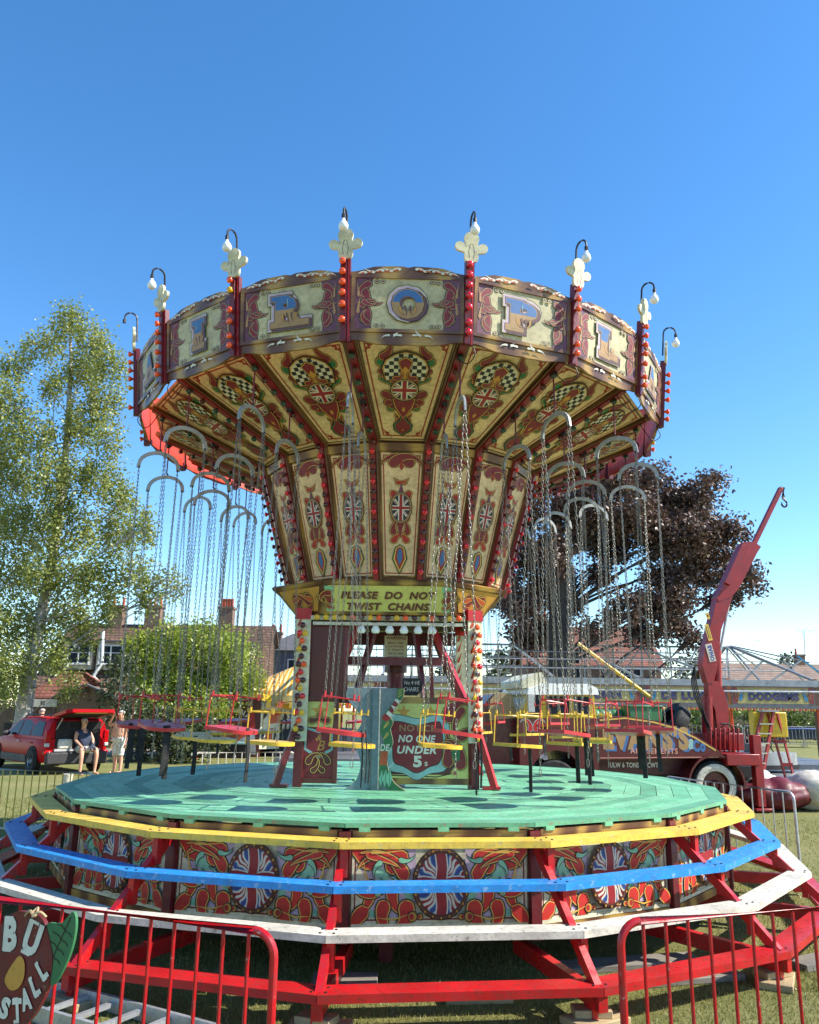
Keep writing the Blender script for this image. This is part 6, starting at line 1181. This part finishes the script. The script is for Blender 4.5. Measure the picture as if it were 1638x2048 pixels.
def person(name, loc, rz, label, seated, arms, belly=.0, head_t=0.):
    """x right, y forward; joints in metres"""
    root = empty(name, loc, rz); tag(root, label, 'person'); hz = .70 if seated else .93
    P = [(0, 0, hz, .165, .14), (0, .03+belly*.3, hz+.20, .17+belly*.3, .14+belly), (0, 0, hz+.40, .175, .125), (0, -.01, hz+.51, .10, .08), (0, 0, hz+.565, .058), (0, .02, hz+.63, .075, .085), (0, .025+head_t, hz+.72, .08, .10), (0, .02+head_t, hz+.795, .055, .065)]
    E = [(i, i+1) for i in range(7)]
    def add(prev, p): P.append(p); E.append((prev, len(P)-1)); return len(P)-1
    for s_ in (-1, 1):
        sh = add(2, (s_*.185, -.01, hz+.455, .066)); el, wr = arms[0 if s_ < 0 else 1]
        e = add(sh, (el[0], el[1], el[2], .046)); w_ = add(e, (wr[0], wr[1], wr[2], .031)); d = (V(wr)-V(el)).normalized()
        pa = V(wr)+d*.06; k = add(w_, (*pa, .036, .022)); sd_ = d.cross(V((0, 1, .2))).normalized()
        for i, (f, ln_) in enumerate(((-.028, .07), (-.009, .082), (.010, .078), (.028, .062))):
            a1 = pa+sd_*f*1.1+d*.035; a2 = a1+d*ln_*.55+V((0, .012, 0)); g1 = add(k, (*a1, .010)); add(g1, (*(a2+d*.02), .008))
        t1 = pa+sd_*-.042-d*.01; g1 = add(k, (*t1, .011)); add(g1, (*(t1+d*.045+V((0, .015, 0))), .009))
        if seated: hp = add(0, (s_*.10, .04, hz-.03, .098)); kn = add(hp, (s_*.22, .40, hz-.02, .072)); cf = add(kn, (s_*.23, .42, hz-.22, .060)); an = add(cf, (s_*.22, .40, .10 if s_ < 0 else .09, .040)); he = add(an, (s_*.22, .42, .045, .038)); add(he, (s_*.24, .57, .03, .034, .022))
        else: hp = add(0, (s_*.095, 0, hz-.10, .10)); kn = add(hp, (s_*.11, .02, .50, .064)); cf = add(kn, (s_*.11, -.01, .34, .058)); an = add(cf, (s_*.115, 0, .10, .038)); he = add(an, (s_*.115, .01, .045, .038)); add(he, (s_*.13, .16, .03, .035, .022))
    body = skin_obj('body', P, E, 'skin', root); bake(body); hc = V((0, .03+head_t, hz+.735))
    b = MB()
    for s_ in (-1, 1): b.ball((s_*.033, hc.y+.088, hc.z+.01), (.013, .008, .008), 'flagwhite', n=8, k=5); b.ball((s_*.033, hc.y+.095, hc.z+.01), (.006, .004, .006), 'ink', n=6, k=4)
    b.build('eyes', root)
    b = MB(); b.ball((0, hc.y+.102, hc.z-.018), (.014, .018, .024), 'skin', n=8, k=6); b.ball((0, hc.y+.09, hc.z-.055), (.026, .008, .007), 'wine', n=8, k=5)
    for s_ in (-1, 1): b.ball((s_*.088, hc.y-.005, hc.z-.005), (.012, .022, .034), 'skin', n=8, k=6)
    b.build('face', root)
    b = MB(); b.ball((0, hc.y-.025, hc.z+.035), (.09, .095, .06), 'hair', n=14, k=8); b.build('hair', root)
    return root, hz
pc = V((-8.98, 23.6, 0)); fw_ = V((math.cos(fa_), math.sin(fa_), 0)); back = -fw_
seat = car.location+back*.06+V((-fw_.y, fw_.x, 0))*-.12
rz = math.atan2(back.y, back.x)-math.pi/2+R(8)
ps, hz = person('person', (seat.x, seat.y, 0), rz, 'seated person in dark vest and pale shorts on the edge of the open car boot', True, (((-.27, .10, .93), (-.13, .30, .76)), ((.28, .10, .93), (.21, .34, .76))), .06)
clothe(ps, 'vest', 'vest', lambda x, y, z: hz-.10 < z < hz+.50-abs(abs(x)-.11)*.25 and abs(x) < .185 and not (y > .17 and z < hz-.02) and (z < hz+.42 or abs(x) > .065), .010)
clothe(ps, 'shorts', 'shorts', lambda x, y, z: hz-.22 < z < hz+.07 and y < .30 and (y > .02 or z < hz+.02), .014)
sp2 = at(233, 1548, 24.3)
p2, hz = person('person', (sp2.x, 24.3, 0), R(155), 'shirtless standing person in pale patterned shorts beside the red car', False, (((-.30, -.02, 1.12), (-.30, .06, .86)), ((.34, .12, 1.32), (.16, .18, 1.58))), .05)
clothe(p2, 'shorts', 'florals', lambda x, y, z: .50 < z < hz+.07 and abs(x) < .24, .018)
sp3 = at(82, 1450, 28.5)
p3, hz = person('person', (sp3.x, 28.5, 0), R(60), 'bald person standing behind the red car with only the head showing', False, (((-.26, 0, 1.12), (-.26, .06, .86)), ((.26, 0, 1.12), (.26, .06, .86))))
clothe(p3, 'shirt', 'cloth', lambda x, y, z: z > hz and z < hz+.5, .012); clothe(p3, 'trousers', 'cloth', lambda x, y, z: .1 < z <= hz and abs(x) < .24, .014)
b = MB(); p = at(135, 1560, 20.5); b.lathe([(.09, 0), (.12, .26), (.125, .28), (.11, .28), (.09, .05)], 'white', M.Translation((p.x, 20.5, 0)), 14); tag(b.build('bucket'), 'small white bucket on the grass behind the cream barrier', 'bucket')
